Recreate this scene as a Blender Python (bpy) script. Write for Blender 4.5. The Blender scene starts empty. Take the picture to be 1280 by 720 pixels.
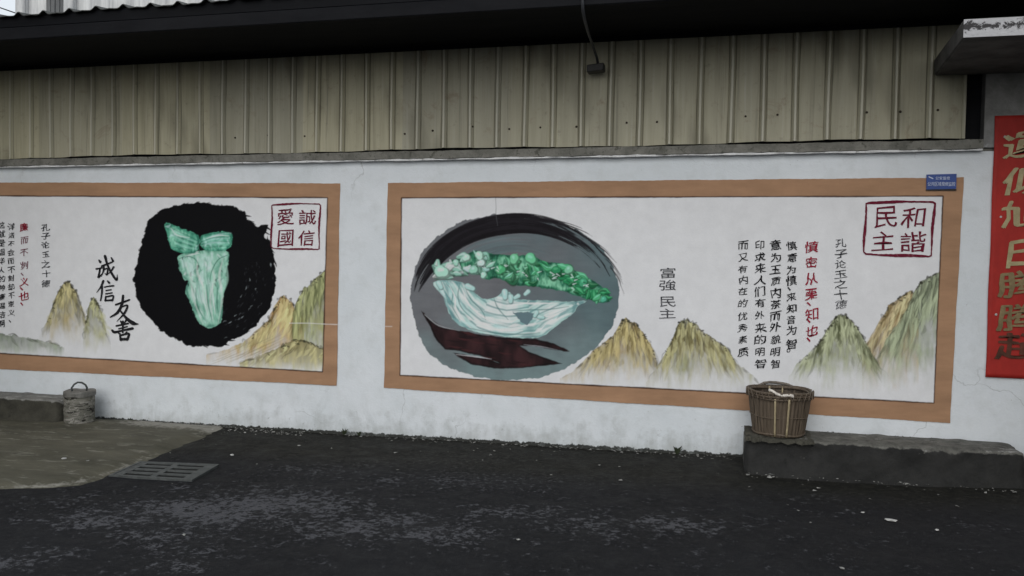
import bpy, bmesh, math, random
import numpy as np
from mathutils import Matrix, Vector

random.seed(7)
RNG = np.random.default_rng(11)
S = bpy.context.scene
COL = S.collection

# ------------------------------------------------------------------ camera
YAW, PITCH, ROLL, DIST, HGT, FPX = -0.253, -0.034, 0.017, 6.246, 1.424, 1050.0
CAM = np.array([0.0, -DIST, HGT])


def cam_basis():
    f = np.array([math.sin(YAW) * math.cos(PITCH), math.cos(YAW) * math.cos(PITCH), math.sin(PITCH)])
    r = np.cross(f, [0, 0, 1]); r /= np.linalg.norm(r)
    u = np.cross(r, f)
    c, s = math.cos(ROLL), math.sin(ROLL)
    return np.array([c * r + s * u, -s * r + c * u, f])


RB = cam_basis()
cd = bpy.data.cameras.new('camera')
cam = bpy.data.objects.new('camera', cd)
COL.objects.link(cam)
cd.sensor_width = 36.0
cd.lens = 36.0 * FPX / 1280.0
cd.clip_start = 0.05
cd.clip_end = 2000
m = Matrix([[RB[0][i], RB[1][i], -RB[2][i], CAM[i]] for i in range(3)] + [[0, 0, 0, 1]])
cam.matrix_world = m
S.camera = cam

# ------------------------------------------------------------------ sky, light, exposure
SUN_EL, SUN_AZ = math.radians(33), math.radians(181)      # azimuth: direction the light comes from (0 = +Y, clockwise)
w = bpy.data.worlds.new('World')
S.world = w
w.use_nodes = True
nt = w.node_tree
sky = nt.nodes.new('ShaderNodeTexSky')
sky.sky_type = 'NISHITA'
sky.sun_disc = False
sky.sun_elevation = SUN_EL
sky.sun_rotation = SUN_AZ
sky.air_density = 1.0
sky.dust_density = 3.0
sky.ozone_density = 0.6
bg = nt.nodes['Background']
bg.inputs['Strength'].default_value = 0.10
# overcast: a pale, faintly uneven cloud deck over most of the clear sky
tc = nt.nodes.new('ShaderNodeTexCoord')
cn = nt.nodes.new('ShaderNodeTexNoise')
cn.inputs['Scale'].default_value = 2.2
cn.inputs['Detail'].default_value = 6
nt.links.new(tc.outputs['Generated'], cn.inputs['Vector'])
cr = nt.nodes.new('ShaderNodeValToRGB')
cr.color_ramp.elements[0].position, cr.color_ramp.elements[0].color = 0.3, (0.60, 0.66, 0.72, 1)
cr.color_ramp.elements[1].position, cr.color_ramp.elements[1].color = 0.7, (0.97, 1.0, 1.0, 1)
nt.links.new(cn.outputs['Fac'], cr.inputs[0])
sc_ = nt.nodes.new('ShaderNodeMix'); sc_.data_type = 'RGBA'; sc_.blend_type = 'MULTIPLY'
sc_.inputs[0].default_value = 1.0
nt.links.new(cr.outputs[0], sc_.inputs[6]); sc_.inputs[7].default_value = (10.5, 10.5, 10.5, 1)
mx = nt.nodes.new('ShaderNodeMix'); mx.data_type = 'RGBA'
mx.inputs[0].default_value = 0.8
nt.links.new(sky.outputs[0], mx.inputs[6]); nt.links.new(sc_.outputs[2], mx.inputs[7])
nt.links.new(mx.outputs[2], bg.inputs[0])

sd = bpy.data.lights.new('overcast_sun', 'SUN')
sd.energy = 0.9
sd.angle = math.radians(60)
sd.color = (1.0, 0.985, 0.965)
so = bpy.data.objects.new('overcast_sun', sd)
COL.objects.link(so)
dirv = Vector((math.sin(SUN_AZ) * math.cos(SUN_EL), math.cos(SUN_AZ) * math.cos(SUN_EL), math.sin(SUN_EL)))
so.rotation_euler = dirv.to_track_quat('Z', 'Y').to_euler()
so.location = (0, -10, 12)

S.view_settings.view_transform = 'Standard'
S.view_settings.look = 'None'
S.view_settings.exposure = 0.21
S.view_settings.gamma = 1.0
S.view_settings.use_curve_mapping = False
S.cycles.max_bounces = 6
S.cycles.use_denoising = True


# ------------------------------------------------------------------ measuring helpers
def ray(u, v):
    return RB.T @ np.array([(u - 640) / FPX, (360 - v) / FPX, 1.0])


def at(u, v, Y=0.0):
    """Point of the photograph put on the vertical plane y = Y."""
    r = ray(u, v)
    return CAM + r * (Y - CAM[1]) / r[1]


def at_many(u, v, Y=0.0):
    q = np.stack([(u - 640) / FPX, (360 - v) / FPX, np.ones_like(u)], -1) @ RB
    return CAM + q * ((Y - CAM[1]) / q[..., 1])[..., None]


GS, G0 = 0.015, 0.02       # the lane falls gently to the left


def gnd(x):
    return GS * np.clip(x, -12, 8) + G0


def on_ground(u, v, dz=0.0):
    r = ray(u, v)
    t = (G0 + dz + GS * CAM[0] - CAM[2]) / (r[2] - GS * r[0])
    return CAM + r * t


# ------------------------------------------------------------------ objects helpers
def link(o, parent=None):
    COL.objects.link(o)
    if parent is not None:
        o.parent = parent
    return o


def tag(o, label=None, cat=None, group=None, kind=None):
    if label: o['label'] = label
    if cat: o['category'] = cat
    if group: o['group'] = group
    if kind: o['kind'] = kind
    return o


def empty(name, loc=(0, 0, 0), rz=0.0):
    o = bpy.data.objects.new(name, None)
    o.empty_display_size = 0.1
    o.location = loc
    o.rotation_euler = (0, 0, rz)
    return link(o)


def from_bm(name, bm, mat, parent=None, smooth=False):
    me = bpy.data.meshes.new(name)
    bm.normal_update()
    bm.to_mesh(me)
    bm.free()
    if smooth:
        me.polygons.foreach_set('use_smooth', [True] * len(me.polygons))
    me.materials.append(mat)
    return link(bpy.data.objects.new(name, me), parent)


def from_py(name, verts, faces, mat, parent=None, smooth=False):
    me = bpy.data.meshes.new(name)
    me.from_pydata([tuple(map(float, v)) for v in verts], [], faces)
    me.validate()
    if smooth:
        me.polygons.foreach_set('use_smooth', [True] * len(me.polygons))
    me.materials.append(mat)
    return link(bpy.data.objects.new(name, me), parent)


def grid_mesh(name, P, keep, mat, parent=None, attr=None, smooth=True):
    """P: (h,w,3) points, keep: (h-1,w-1) bool faces, attr: dict of name -> (h,w,3|1) colour / float arrays."""
    h, wd = P.shape[:2]
    idx = np.arange(h * wd).reshape(h, wd)
    a, b, c, d = idx[:-1, :-1], idx[:-1, 1:], idx[1:, 1:], idx[1:, :-1]
    F = np.stack([a, b, c, d], -1)[keep]
    if len(F) == 0:
        return None
    used, inv = np.unique(F, return_inverse=True)
    F = inv.reshape(-1, 4)
    V = P.reshape(-1, 3)[used]
    me = bpy.data.meshes.new(name)
    me.vertices.add(len(V)); me.loops.add(F.size); me.polygons.add(len(F))
    me.vertices.foreach_set('co', V.astype(np.float32).ravel())
    me.loops.foreach_set('vertex_index', F.astype(np.int32).ravel())
    me.polygons.foreach_set('loop_start', np.arange(0, F.size, 4, dtype=np.int32))
    me.polygons.foreach_set('use_smooth', np.full(len(F), smooth))
    for k, A in (attr or {}).items():
        A = A.reshape(h * wd, -1)[used]
        if A.shape[1] == 3:
            at_ = me.color_attributes.new(k, 'FLOAT_COLOR', 'POINT')
            at_.data.foreach_set('color', np.concatenate([A, np.ones((len(A), 1))], 1).astype(np.float32).ravel())
        else:
            at_ = me.attributes.new(k, 'FLOAT', 'POINT')
            at_.data.foreach_set('value', A.astype(np.float32).ravel())
    me.update(calc_edges=True)
    me.materials.append(mat)
    return link(bpy.data.objects.new(name, me), parent)


def add_box(bm, lo, hi, bevel=0.0, seg=1):
    r = bmesh.ops.create_cube(bm, size=1.0)
    vs = r['verts']
    for v in vs:
        v.co = Vector([(lo[i] + hi[i]) / 2 + v.co[i] * (hi[i] - lo[i]) for i in range(3)])
    if bevel:
        es = list({e for v in vs for e in v.link_edges})
        bmesh.ops.bevel(bm, geom=es, offset=bevel, segments=seg, affect='EDGES', profile=0.6)


def add_tube(bm, pts, rad, n=8, closed=False):
    pts = [Vector(p) for p in pts]
    rad = rad if isinstance(rad, (list, tuple)) else [rad] * len(pts)
    rings = []
    N = len(pts)
    up = None
    for i, p in enumerate(pts):
        a = pts[(i - 1) % N] if (closed or i) else p
        b = pts[(i + 1) % N] if (closed or i < N - 1) else p
        t = (b - a).normalized()
        if up is None:
            up = Vector((0, 0, 1)) if abs(t.z) < 0.9 else Vector((1, 0, 0))
        s = t.cross(up).normalized()
        up = s.cross(t).normalized()
        rings.append([bm.verts.new(p + (s * math.cos(k * 2 * math.pi / n) + up * math.sin(k * 2 * math.pi / n)) * rad[i]) for k in range(n)])
    for i in range(N if closed else N - 1):
        A, B = rings[i], rings[(i + 1) % N]
        for k in range(n):
            bm.faces.new((A[k], A[(k + 1) % n], B[(k + 1) % n], B[k]))
    if not closed:
        bm.faces.new(rings[0][::-1]); bm.faces.new(rings[-1])


def lathe(bm, prof, n=48, cx=0.0, cy=0.0, fn=None):
    """prof: list of (r, z); fn(angle, r, z, i) -> (r, z) lets a ring wander."""
    rings = []
    for i, (r, z) in enumerate(prof):
        ring = []
        for k in range(n):
            a = 2 * math.pi * k / n
            rr, zz = fn(a, r, z, i) if fn else (r, z)
            ring.append(bm.verts.new((cx + rr * math.cos(a), cy + rr * math.sin(a), zz)))
        rings.append(ring)
    for A, B in zip(rings, rings[1:]):
        for k in range(n):
            bm.faces.new((A[k], A[(k + 1) % n], B[(k + 1) % n], B[k]))
    return rings


# ------------------------------------------------------------------ materials
class NT:
    def __init__(self, name):
        self.m = bpy.data.materials.new(name)
        self.m.use_nodes = True
        self.t = self.m.node_tree
        self.b = self.t.nodes['Principled BSDF']
        self.b.inputs['Specular IOR Level'].default_value = 0.3

    def n(self, typ, **kw):
        nd = self.t.nodes.new(typ)
        for k, v in kw.items():
            if hasattr(nd, k):
                setattr(nd, k, v)
        return nd

    def l(self, a, b):
        self.t.links.new(a, b)

    def coord(self, scale=(1, 1, 1), kind='Object'):
        c = self.n('ShaderNodeTexCoord'); mp = self.n('ShaderNodeMapping')
        mp.inputs['Scale'].default_value = scale
        self.l(c.outputs[kind], mp.inputs['Vector'])
        return mp.outputs[0]

    def noise(self, scale, detail=5, rough=0.6, vec=None, dist=0.0):
        nd = self.n('ShaderNodeTexNoise')
        nd.inputs['Scale'].default_value = scale
        nd.inputs['Detail'].default_value = detail
        nd.inputs['Roughness'].default_value = rough
        nd.inputs['Distortion'].default_value = dist
        if vec is not None: self.l(vec, nd.inputs['Vector'])
        return nd.outputs['Fac']

    def ramp(self, fac, stops, interp='LINEAR'):
        r = self.n('ShaderNodeValToRGB')
        r.color_ramp.interpolation = interp
        while len(r.color_ramp.elements) < len(stops):
            r.color_ramp.elements.new(0.5)
        for e, (p, c) in zip(r.color_ramp.elements, stops):
            e.position = p
            e.color = (c, c, c, 1) if isinstance(c, (int, float)) else (*c, 1)
        self.l(fac, r.inputs[0])
        return r.outputs[0]

    def mix(self, fac, a, b, mode='MIX'):
        x = self.n('ShaderNodeMix', data_type='RGBA', blend_type=mode)
        for sock, val in ((0, fac), (6, a), (7, b)):
            if isinstance(val, bpy.types.NodeSocket): self.l(val, x.inputs[sock])
            elif sock == 0: x.inputs[0].default_value = val
            else: x.inputs[sock].default_value = (*val, 1) if not isinstance(val, (int, float)) else (val, val, val, 1)
        return x.outputs[2]

    def math(self, op, a, b=0.0, clamp=False):
        x = self.n('ShaderNodeMath', operation=op, use_clamp=clamp)
        for i, val in enumerate((a, b)):
            if isinstance(val, bpy.types.NodeSocket): self.l(val, x.inputs[i])
            else: x.inputs[i].default_value = val
        return x.outputs[0]

    def sep(self, vec):
        x = self.n('ShaderNodeSeparateXYZ'); self.l(vec, x.inputs[0]); return x.outputs

    def bump(self, h, strength=0.3, dist=0.01):
        x = self.n('ShaderNodeBump')
        x.inputs['Strength'].default_value = strength
        x.inputs['Distance'].default_value = dist
        self.l(h, x.inputs['Height']); self.l(x.outputs[0], self.b.inputs['Normal'])

    def base(self, c):
        if isinstance(c, bpy.types.NodeSocket): self.l(c, self.b.inputs['Base Color'])
        else: self.b.inputs['Base Color'].default_value = (*c, 1)

    def rough(self, r):
        if isinstance(r, bpy.types.NodeSocket): self.l(r, self.b.inputs['Roughness'])
        else: self.b.inputs['Roughness'].default_value = r


def mat_mottle(name, c1, c2, scale=6, rough=0.85, bump=0.25, bdist=0.006, stretch=(1, 1, 1), fine=60, c3=None):
    n = NT(name)
    v = n.coord(stretch)
    a = n.noise(scale, 6, 0.65, v)
    f = n.noise(fine, 4, 0.6, v)
    col = n.mix(n.ramp(a, [(0.32, 0.0), (0.68, 1.0)]), c1, c2)
    if c3:
        col = n.mix(n.ramp(n.noise(scale * 2.7, 6, 0.7, v, 0.6), [(0.55, 0.0), (0.66, 1.0)]), col, c3)
    col = n.mix(0.35, col, n.mix(f, 0.25, 1.0), 'MULTIPLY')
    n.base(col); n.rough(rough)
    n.bump(n.math('ADD', n.math('MULTIPLY', a, 1.5), f), bump, bdist)
    return n.m


def mat_plain(name, c, rough=0.6, metal=0.0, var=0.25, scale=20):
    n = NT(name)
    a = n.noise(scale, 5, 0.6, n.coord())
    n.base(n.mix(n.ramp(a, [(0.3, 0.0), (0.7, 1.0)]), tuple(x * (1 - var) for x in c), tuple(min(1, x * (1 + var)) for x in c)))
    n.rough(rough)
    n.b.inputs['Metallic'].default_value = metal
    return n.m


def mat_paint():
    """Mural paint: the painter's colours sit in the mesh, plus the grain of the rendered wall below."""
    n = NT('mural_paint')
    a = n.n('ShaderNodeAttribute'); a.attribute_name = 'paint'
    v = n.coord()
    g = n.noise(9, 6, 0.65, v)
    f = n.noise(140, 3, 0.6, v)
    col = n.mix(0.16, a.outputs['Color'], n.mix(n.ramp(g, [(0.3, 0.0), (0.7, 1.0)]), 0.45, 1.0), 'MULTIPLY')
    col = n.mix(0.10, col, n.mix(f, 0.2, 1.0), 'MULTIPLY')
    n.base(col); n.rough(0.7)
    n.b.inputs['Specular IOR Level'].default_value = 0.12
    n.bump(n.math('ADD', n.math('MULTIPLY', g, 1.2), f), 0.25, 0.004)
    return n.m


def mat_wall():
    n = NT('white_limewash')
    v = n.coord()
    x, y, z = n.sep(v)
    big = n.noise(1.3, 6, 0.6, v)
    mid = n.noise(7, 6, 0.65, v)
    fin = n.noise(90, 4, 0.6, v)
    col = n.mix(n.ramp(big, [(0.3, 0.0), (0.7, 1.0)]), (0.61, 0.655, 0.69), (0.71, 0.745, 0.785))
    col = n.mix(n.ramp(mid, [(0.48, 0.0), (0.72, 0.5)]), col, (0.53, 0.56, 0.57))
    # splash grime on the lowest strip, ragged, with streaks drawn down
    sv = n.coord((9, 9, 0.9))
    st = n.noise(1.0, 6, 0.7, sv)
    hgt = n.math('SUBTRACT', z, n.math('MULTIPLY', x, GS))          # height above the sloping lane
    lev = n.math('SUBTRACT', n.math('ADD', n.math('MULTIPLY', st, 0.30), n.math('MULTIPLY', mid, 0.42)), n.math('MULTIPLY', hgt, 0.95))
    dirt = n.ramp(lev, [(0.18, 0.0), (0.36, 1.0)])
    col = n.mix(n.math('MULTIPLY', dirt, 0.55), col, (0.33, 0.35, 0.345))
    spots = n.ramp(n.noise(26, 6, 0.75, v, 0.7), [(0.635, 0.0), (0.67, 1.0)])
    low = n.ramp(hgt, [(0.03, 1.0), (0.30, 0.0)])
    col = n.mix(n.math('MULTIPLY', n.math('MULTIPLY', spots, low), 0.8), col, (0.13, 0.14, 0.13))
    foot = n.ramp(n.math('SUBTRACT', hgt, n.math('MULTIPLY', n.noise(13, 6, 0.8, v), 0.085)), [(-0.016, 1.0), (-0.006, 0.0)])
    col = n.mix(foot, col, (0.035, 0.037, 0.034))
    # hairline cracks, here and there
    vo = n.n('ShaderNodeTexVoronoi', feature='DISTANCE_TO_EDGE'); vo.inputs['Scale'].default_value = 1.15
    wv = n.n('ShaderNodeVectorMath', operation='ADD')
    nn = n.n('ShaderNodeTexNoise'); nn.inputs['Scale'].default_value = 5.0; nn.inputs['Detail'].default_value = 6
    sc = n.n('ShaderNodeVectorMath', operation='SCALE'); sc.inputs['Scale'].default_value = 0.30
    n.l(v, nn.inputs['Vector']); n.l(nn.outputs['Color'], sc.inputs[0]); n.l(v, wv.inputs[0]); n.l(sc.outputs[0], wv.inputs[1]); n.l(wv.outputs[0], vo.inputs['Vector'])
    ck = n.ramp(vo.outputs['Distance'], [(0.0016, 1.0), (0.0050, 0.0)])
    ck = n.math('MULTIPLY', ck, n.ramp(n.noise(1.1, 3, 0.5, v), [(0.52, 0.0), (0.62, 0.55)]))
    col = n.mix(ck, col, (0.25, 0.26, 0.26))
    # broad damp smears above the lane
    sm = n.ramp(n.noise(1.0, 6, 0.7, n.coord((3.2, 3.2, 2.0)), 0.8), [(0.54, 0.0), (0.68, 1.0)])
    col = n.mix(n.math('MULTIPLY', n.math('MULTIPLY', sm, n.ramp(hgt, [(0.10, 1.0), (0.42, 0.0)])), 0.45), col, (0.37, 0.40, 0.40))
    # small pocks and scratches all over
    pk = n.ramp(n.noise(55, 3, 0.6, v, 0.4), [(0.70, 0.0), (0.74, 0.7)])
    col = n.mix(pk, col, (0.40, 0.41, 0.41))
    n.base(col); n.rough(0.8)
    n.bump(n.math('ADD', n.math('MULTIPLY', mid, 2.0), n.math('MULTIPLY', fin, 0.6)), 0.35, 0.008)
    return n.m


def mat_house_wall():
    n = NT('cement_and_limewash')
    v = n.coord()
    x, y, z = n.sep(v)
    big = n.noise(1.6, 6, 0.6, v); mid = n.noise(8, 6, 0.7, v); fin = n.noise(90, 4, 0.6, v)
    white = n.mix(n.ramp(big, [(0.3, 0.0), (0.7, 1.0)]), (0.56, 0.59, 0.62), (0.66, 0.68, 0.70))
    white = n.mix(n.ramp(mid, [(0.48, 0.0), (0.75, 0.45)]), white, (0.48, 0.50, 0.51))
    cem = n.mix(n.ramp(mid, [(0.3, 0.0), (0.7, 1.0)]), (0.16, 0.16, 0.155), (0.30, 0.30, 0.295))
    edge = n.math('ADD', z, n.math('MULTIPLY', n.math('SUBTRACT', mid, 0.5), 0.35))
    col = n.mix(n.ramp(n.math('DIVIDE', edge, 4.0), [(0.545, 0.15), (0.565, 1.0)]), white, cem)
    n.base(col); n.rough(0.85)
    n.bump(n.math('ADD', n.math('MULTIPLY', mid, 2.0), fin), 0.35, 0.008)
    return n.m


def mat_cladding():
    n = NT('weathered_cladding')
    v = n.coord()
    x, y, z = n.sep(v)
    st = n.noise(1.0, 6, 0.7, n.coord((14, 14, 0.7)))
    st2 = n.noise(1.0, 5, 0.65, n.coord((46, 46, 1.2)))
    big = n.noise(1.7, 5, 0.6, v)
    mid = n.noise(16, 6, 0.7, v)
    col = n.mix(n.ramp(st, [(0.3, 0.0), (0.7, 1.0)]), (0.34, 0.325, 0.235), (0.50, 0.48, 0.365))
    col = n.mix(n.ramp(big, [(0.35, 0.0), (0.75, 0.6)]), col, (0.41, 0.40, 0.315))
    col = n.mix(n.ramp(st2, [(0.55, 0.0), (0.75, 0.55)]), col, (0.55, 0.54, 0.46))
    col = n.mix(n.ramp(mid, [(0.60, 0.0), (0.74, 0.5)]), col, (0.20, 0.19, 0.145))
    wn = n.n('ShaderNodeTexWhiteNoise'); wn.noise_dimensions = '1D'          # sheets from different batches
    n.l(n.math('FLOOR', n.math('DIVIDE', n.math('ADD', x, 20.03), 0.874)), wn.inputs['W'])
    col = n.mix(1.0, col, n.mix(wn.outputs['Value'], (0.80, 0.80, 0.82), (1.0, 0.98, 0.93)), 'MULTIPLY')
    run = n.ramp(n.noise(1.0, 6, 0.75, n.coord((22, 22, 0.5)), 0.3), [(0.56, 0.0), (0.70, 0.75)])  # dark runs
    col = n.mix(run, col, (0.17, 0.16, 0.12))
    rust = n.math('MULTIPLY', n.ramp(n.noise(5, 6, 0.75, v, 0.8), [(0.58, 0.0), (0.70, 1.0)]), 0.55)
    col = n.mix(rust, col, (0.22, 0.17, 0.115))
    crest_light = n.ramp(n.math('MULTIPLY', y, 10.0), [(0.25, 0.5), (0.31, 0.0)])       # highlight painted into the colour of the rib crests
    col = n.mix(crest_light, col, (0.60, 0.59, 0.51))
    fold_shade = n.ramp(n.math('MULTIPLY', y, 10.0), [(0.456, 0.0), (0.478, 0.6)])     # dark shade painted into the folds beside each rib
    col = n.mix(fold_shade, col, (0.09, 0.085, 0.06))
    n.base(col); n.rough(0.62)
    n.b.inputs['Specular IOR Level'].default_value = 0.35
    n.bump(n.math('ADD', st2, mid), 0.15, 0.004)
    return n.m


def mat_asphalt():
    n = NT('old_asphalt')
    v = n.coord()
    a = n.n('ShaderNodeAttribute'); a.attribute_name = 'dust'
    big = n.noise(0.8, 5, 0.6, v)
    mid = n.noise(5.0, 7, 0.72, v, 0.3)
    gr = n.noise(26, 6, 0.8, v, 0.2)
    fin = n.noise(190, 3, 0.6, v)
    col = n.mix(n.ramp(big, [(0.3, 0.0), (0.7, 1.0)]), (0.0085, 0.0088, 0.0105), (0.0150, 0.0155, 0.018))
    col = n.mix(n.ramp(gr, [(0.48, 0.0), (0.72, 0.55)]), col, (0.027, 0.0275, 0.030))
    # dried dust caught in the grain of worn patches
    lev = n.math('ADD', n.math('MULTIPLY', a.outputs['Fac'], 0.62), n.math('ADD', n.math('MULTIPLY', n.math('SUBTRACT', mid, 0.5), 1.5), n.math('MULTIPLY', n.math('SUBTRACT', gr, 0.5), 3.2)))
    d = n.ramp(lev, [(0.36, 0.0), (0.56, 1.0)])
    dcol = n.mix(n.ramp(fin, [(0.3, 0.0), (0.7, 1.0)]), (0.042, 0.043, 0.049), (0.140, 0.141, 0.155))
    col = n.mix(n.math('MULTIPLY', d, 0.85), col, dcol)
    g = n.n('ShaderNodeAttribute'); g.attribute_name = 'moss'
    ms = n.ramp(n.math('ADD', n.math('MULTIPLY', g.outputs['Fac'], 0.7), n.math('MULTIPLY', mid, 0.5)), [(0.42, 0.0), (0.75, 0.8)])
    col = n.mix(ms, col, n.mix(n.ramp(gr, [(0.45, 0.0), (0.65, 1.0)]), (0.012, 0.012, 0.010), (0.034, 0.033, 0.026)))
    n.base(col)
    n.b.inputs['Specular IOR Level'].default_value = 0.15
    n.rough(n.ramp(mid, [(0.35, 0.62), (0.65, 0.92)]))
    n.bump(n.math('ADD', n.math('MULTIPLY', gr, 1.4), n.math('ADD', fin, n.math('MULTIPLY', mid, 1.5))), 0.55, 0.014)
    return n.m


M = {}
M['paint'] = mat_paint()
M['wall'] = mat_wall()
M['cement_wall'] = mat_house_wall()
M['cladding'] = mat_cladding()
M['asphalt'] = mat_asphalt()
M['ledge'] = mat_mottle('ledge_concrete', (0.13, 0.13, 0.115), (0.25, 0.245, 0.22), 9, 0.9, 0.4, 0.01, (1, 1, 1), 70, (0.09, 0.09, 0.075))
M['lip'] = mat_mottle('lip_plaster', (0.72, 0.73, 0.74), (0.84, 0.85, 0.86), 12, 0.85, 0.3, 0.006, (1, 1, 1), 80, (0.40, 0.40, 0.39))
M['apron'] = mat_mottle('stained_concrete', (0.055, 0.053, 0.038), (0.125, 0.117, 0.086), 2.6, 0.8, 0.35, 0.008, (0.6, 1.6, 1), 45, (0.20, 0.193, 0.16))
M['step'] = mat_mottle('dark_concrete', (0.012, 0.0125, 0.0125), (0.036, 0.036, 0.035), 4, 0.85, 0.5, 0.012, (1, 1, 1), 60, (0.009, 0.0095, 0.009))
M['step_top'] = mat_mottle('worn_concrete_top', (0.085, 0.085, 0.078), (0.30, 0.297, 0.28), 7, 0.9, 0.4, 0.01, (0.7, 1.5, 1), 60, (0.42, 0.42, 0.41))
M['kerb'] = mat_mottle('grey_kerb', (0.040, 0.039, 0.031), (0.110, 0.105, 0.085), 7, 0.9, 0.4, 0.01, (1, 1, 1), 60, (0.014, 0.014, 0.012))
M['slab'] = mat_mottle('slab_concrete', (0.055, 0.053, 0.052), (0.13, 0.126, 0.122), 5, 0.9, 0.4, 0.01)
M['soffit'] = mat_mottle('near_black_boards', (0.007, 0.0075, 0.0095), (0.013, 0.0135, 0.016), 4, 0.7, 0.2, 0.006, (0.4, 3, 1))  # near-black boards for soffit, lower fascia, flashing and backing
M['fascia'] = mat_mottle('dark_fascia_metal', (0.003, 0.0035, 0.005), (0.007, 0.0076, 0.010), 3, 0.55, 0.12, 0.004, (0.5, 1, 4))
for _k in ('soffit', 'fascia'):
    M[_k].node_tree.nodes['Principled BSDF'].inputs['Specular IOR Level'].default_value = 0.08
M['roof'] = mat_mottle('roof_sheet', (0.03, 0.032, 0.032), (0.07, 0.073, 0.07), 4, 0.6, 0.15, 0.004)
def mat_ink(name, c, pale, lo=0.56, hi=0.74):
    n = NT(name)
    a = n.noise(46, 5, 0.7, n.coord((1, 1, 0.6)), 0.3)
    n.base(n.mix(n.ramp(a, [(lo, 0.0), (hi, 0.75)]), c, pale)); n.rough(0.7)
    n.b.inputs['Specular IOR Level'].default_value = 0.12
    return n.m


M['ink'] = mat_ink('black_ink', (0.013, 0.013, 0.016), (0.16, 0.165, 0.18))
M['ink_grey'] = mat_ink('thin_black_ink', (0.040, 0.042, 0.050), (0.26, 0.265, 0.28), 0.48, 0.70)
M['red_ink'] = mat_ink('red_ink', (0.28, 0.016, 0.038), (0.42, 0.16, 0.18))
M['purple_ink'] = mat_plain('faded_red_ink', (0.20, 0.085, 0.11), 0.65, 0, 0.35, 60)
M['seal_red'] = mat_ink('seal_red', (0.135, 0.008, 0.026), (0.32, 0.12, 0.15))
M['couplet'] = mat_mottle('red_paper', (0.33, 0.018, 0.014), (0.47, 0.030, 0.022), 4, 0.65, 0.2, 0.004, (1, 1, 0.5), 50)
M['gold'] = mat_mottle('gold_print', (0.34, 0.28, 0.15), (0.55, 0.47, 0.27), 18, 0.45, 0.15, 0.003)
M['gold_dull'] = mat_mottle('worn_gold_print', (0.15, 0.115, 0.055), (0.33, 0.25, 0.13), 14, 0.6, 0.15, 0.003)
M['gold_rubbed'] = mat_mottle('rubbed_print', (0.05, 0.022, 0.012), (0.16, 0.055, 0.035), 14, 0.7, 0.15, 0.003)
M['sign_blue'] = mat_plain('sign_blue', (0.018, 0.055, 0.24), 0.35, 0, 0.15, 8)
M['sign_white'] = mat_plain('sign_white', (0.55, 0.60, 0.72), 0.4, 0, 0.1, 8)
M['black_metal'] = mat_plain('black_metal', (0.012, 0.012, 0.013), 0.45, 0.0, 0.3, 30)
M['pipe'] = mat_plain('grey_pipe', (0.035, 0.037, 0.042), 0.5, 0, 0.3, 30)
M['screw'] = mat_plain('rusty_screw', (0.035, 0.025, 0.018), 0.7, 0.3, 0.4, 60)
M['iron'] = mat_mottle('cast_iron', (0.045, 0.050, 0.050), (0.10, 0.108, 0.108), 20, 0.55, 0.3, 0.004)
M['hole'] = mat_plain('pit_shade_black', (0.003, 0.003, 0.003), 1.0)  # black that stands for the shade inside the drain
M['crumb'] = mat_mottle('plaster_crumb', (0.16, 0.16, 0.15), (0.40, 0.40, 0.385), 30, 0.9, 0.2, 0.004)
M['scrap'] = mat_plain('paper_scrap', (0.42, 0.42, 0.41), 0.8, 0, 0.15, 30)
M['flat_white'] = mat_plain('pale_cloth', (0.62, 0.58, 0.53), 0.8, 0, 0.2, 50)
M['weed'] = mat_plain('weed_leaf', (0.022, 0.030, 0.014), 0.7, 0, 0.3, 40)

# ================================================================== THE SETTING
# ---- lane: one sheet to the horizon, dense near the wall
def fbm_xy(x, y, seed, octs=4, f0=1.0):
    r = np.random.default_rng(seed)
    out = np.zeros_like(x)
    a, f = 1.0, f0
    for _ in range(octs):
        for _k in range(3):
            th = r.uniform(0, 2 * math.pi); ph = r.uniform(0, 2 * math.pi); ff = f * r.uniform(0.7, 1.4)
            out += a / 3 * np.sin(ff * (x * math.cos(th) + y * math.sin(th)) + ph)
        a *= 0.55; f *= 2.1
    return out


xs = np.concatenate([[-900, -300, -100, -40, -20, -12], np.arange(-8.5, 4.51, 0.045), [6, 9, 14, 30, 90, 300, 900]])
ys = np.concatenate([[-900, -300, -100, -40, -20, -12, -9, -7.5], np.arange(-6.5, 0.31, 0.045), [0.6, 1.5, 4, 10, 30, 100, 300, 900]])
GX, GY = np.meshgrid(xs, ys)
core = (np.abs(GX + 2) < 6.6) & (np.abs(GY + 3.1) < 3.5)
GZ = gnd(GX) + core * (0.006 * fbm_xy(GX, GY, 3, 5, 3.0))
GZ -= core * 0.022 * np.exp(-((GX - 1.0) / 0.9) ** 2 - ((GY + 0.55) / 0.25) ** 2)
dust = np.zeros_like(GX)


def dust_blob(u, v, au, av, s):
    c = on_ground(u, v)
    a = on_ground(u + au, v); b = on_ground(u, v + av)
    A = np.array([[a[0] - c[0], b[0] - c[0]], [a[1] - c[1], b[1] - c[1]]])
    iA = np.linalg.inv(A)
    dx, dy = GX - c[0], GY - c[1]
    p = iA[0, 0] * dx + iA[0, 1] * dy; q = iA[1, 0] * dx + iA[1, 1] * dy
    np.maximum(dust, s * np.exp(-(p * p + q * q)), out=dust)


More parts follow.
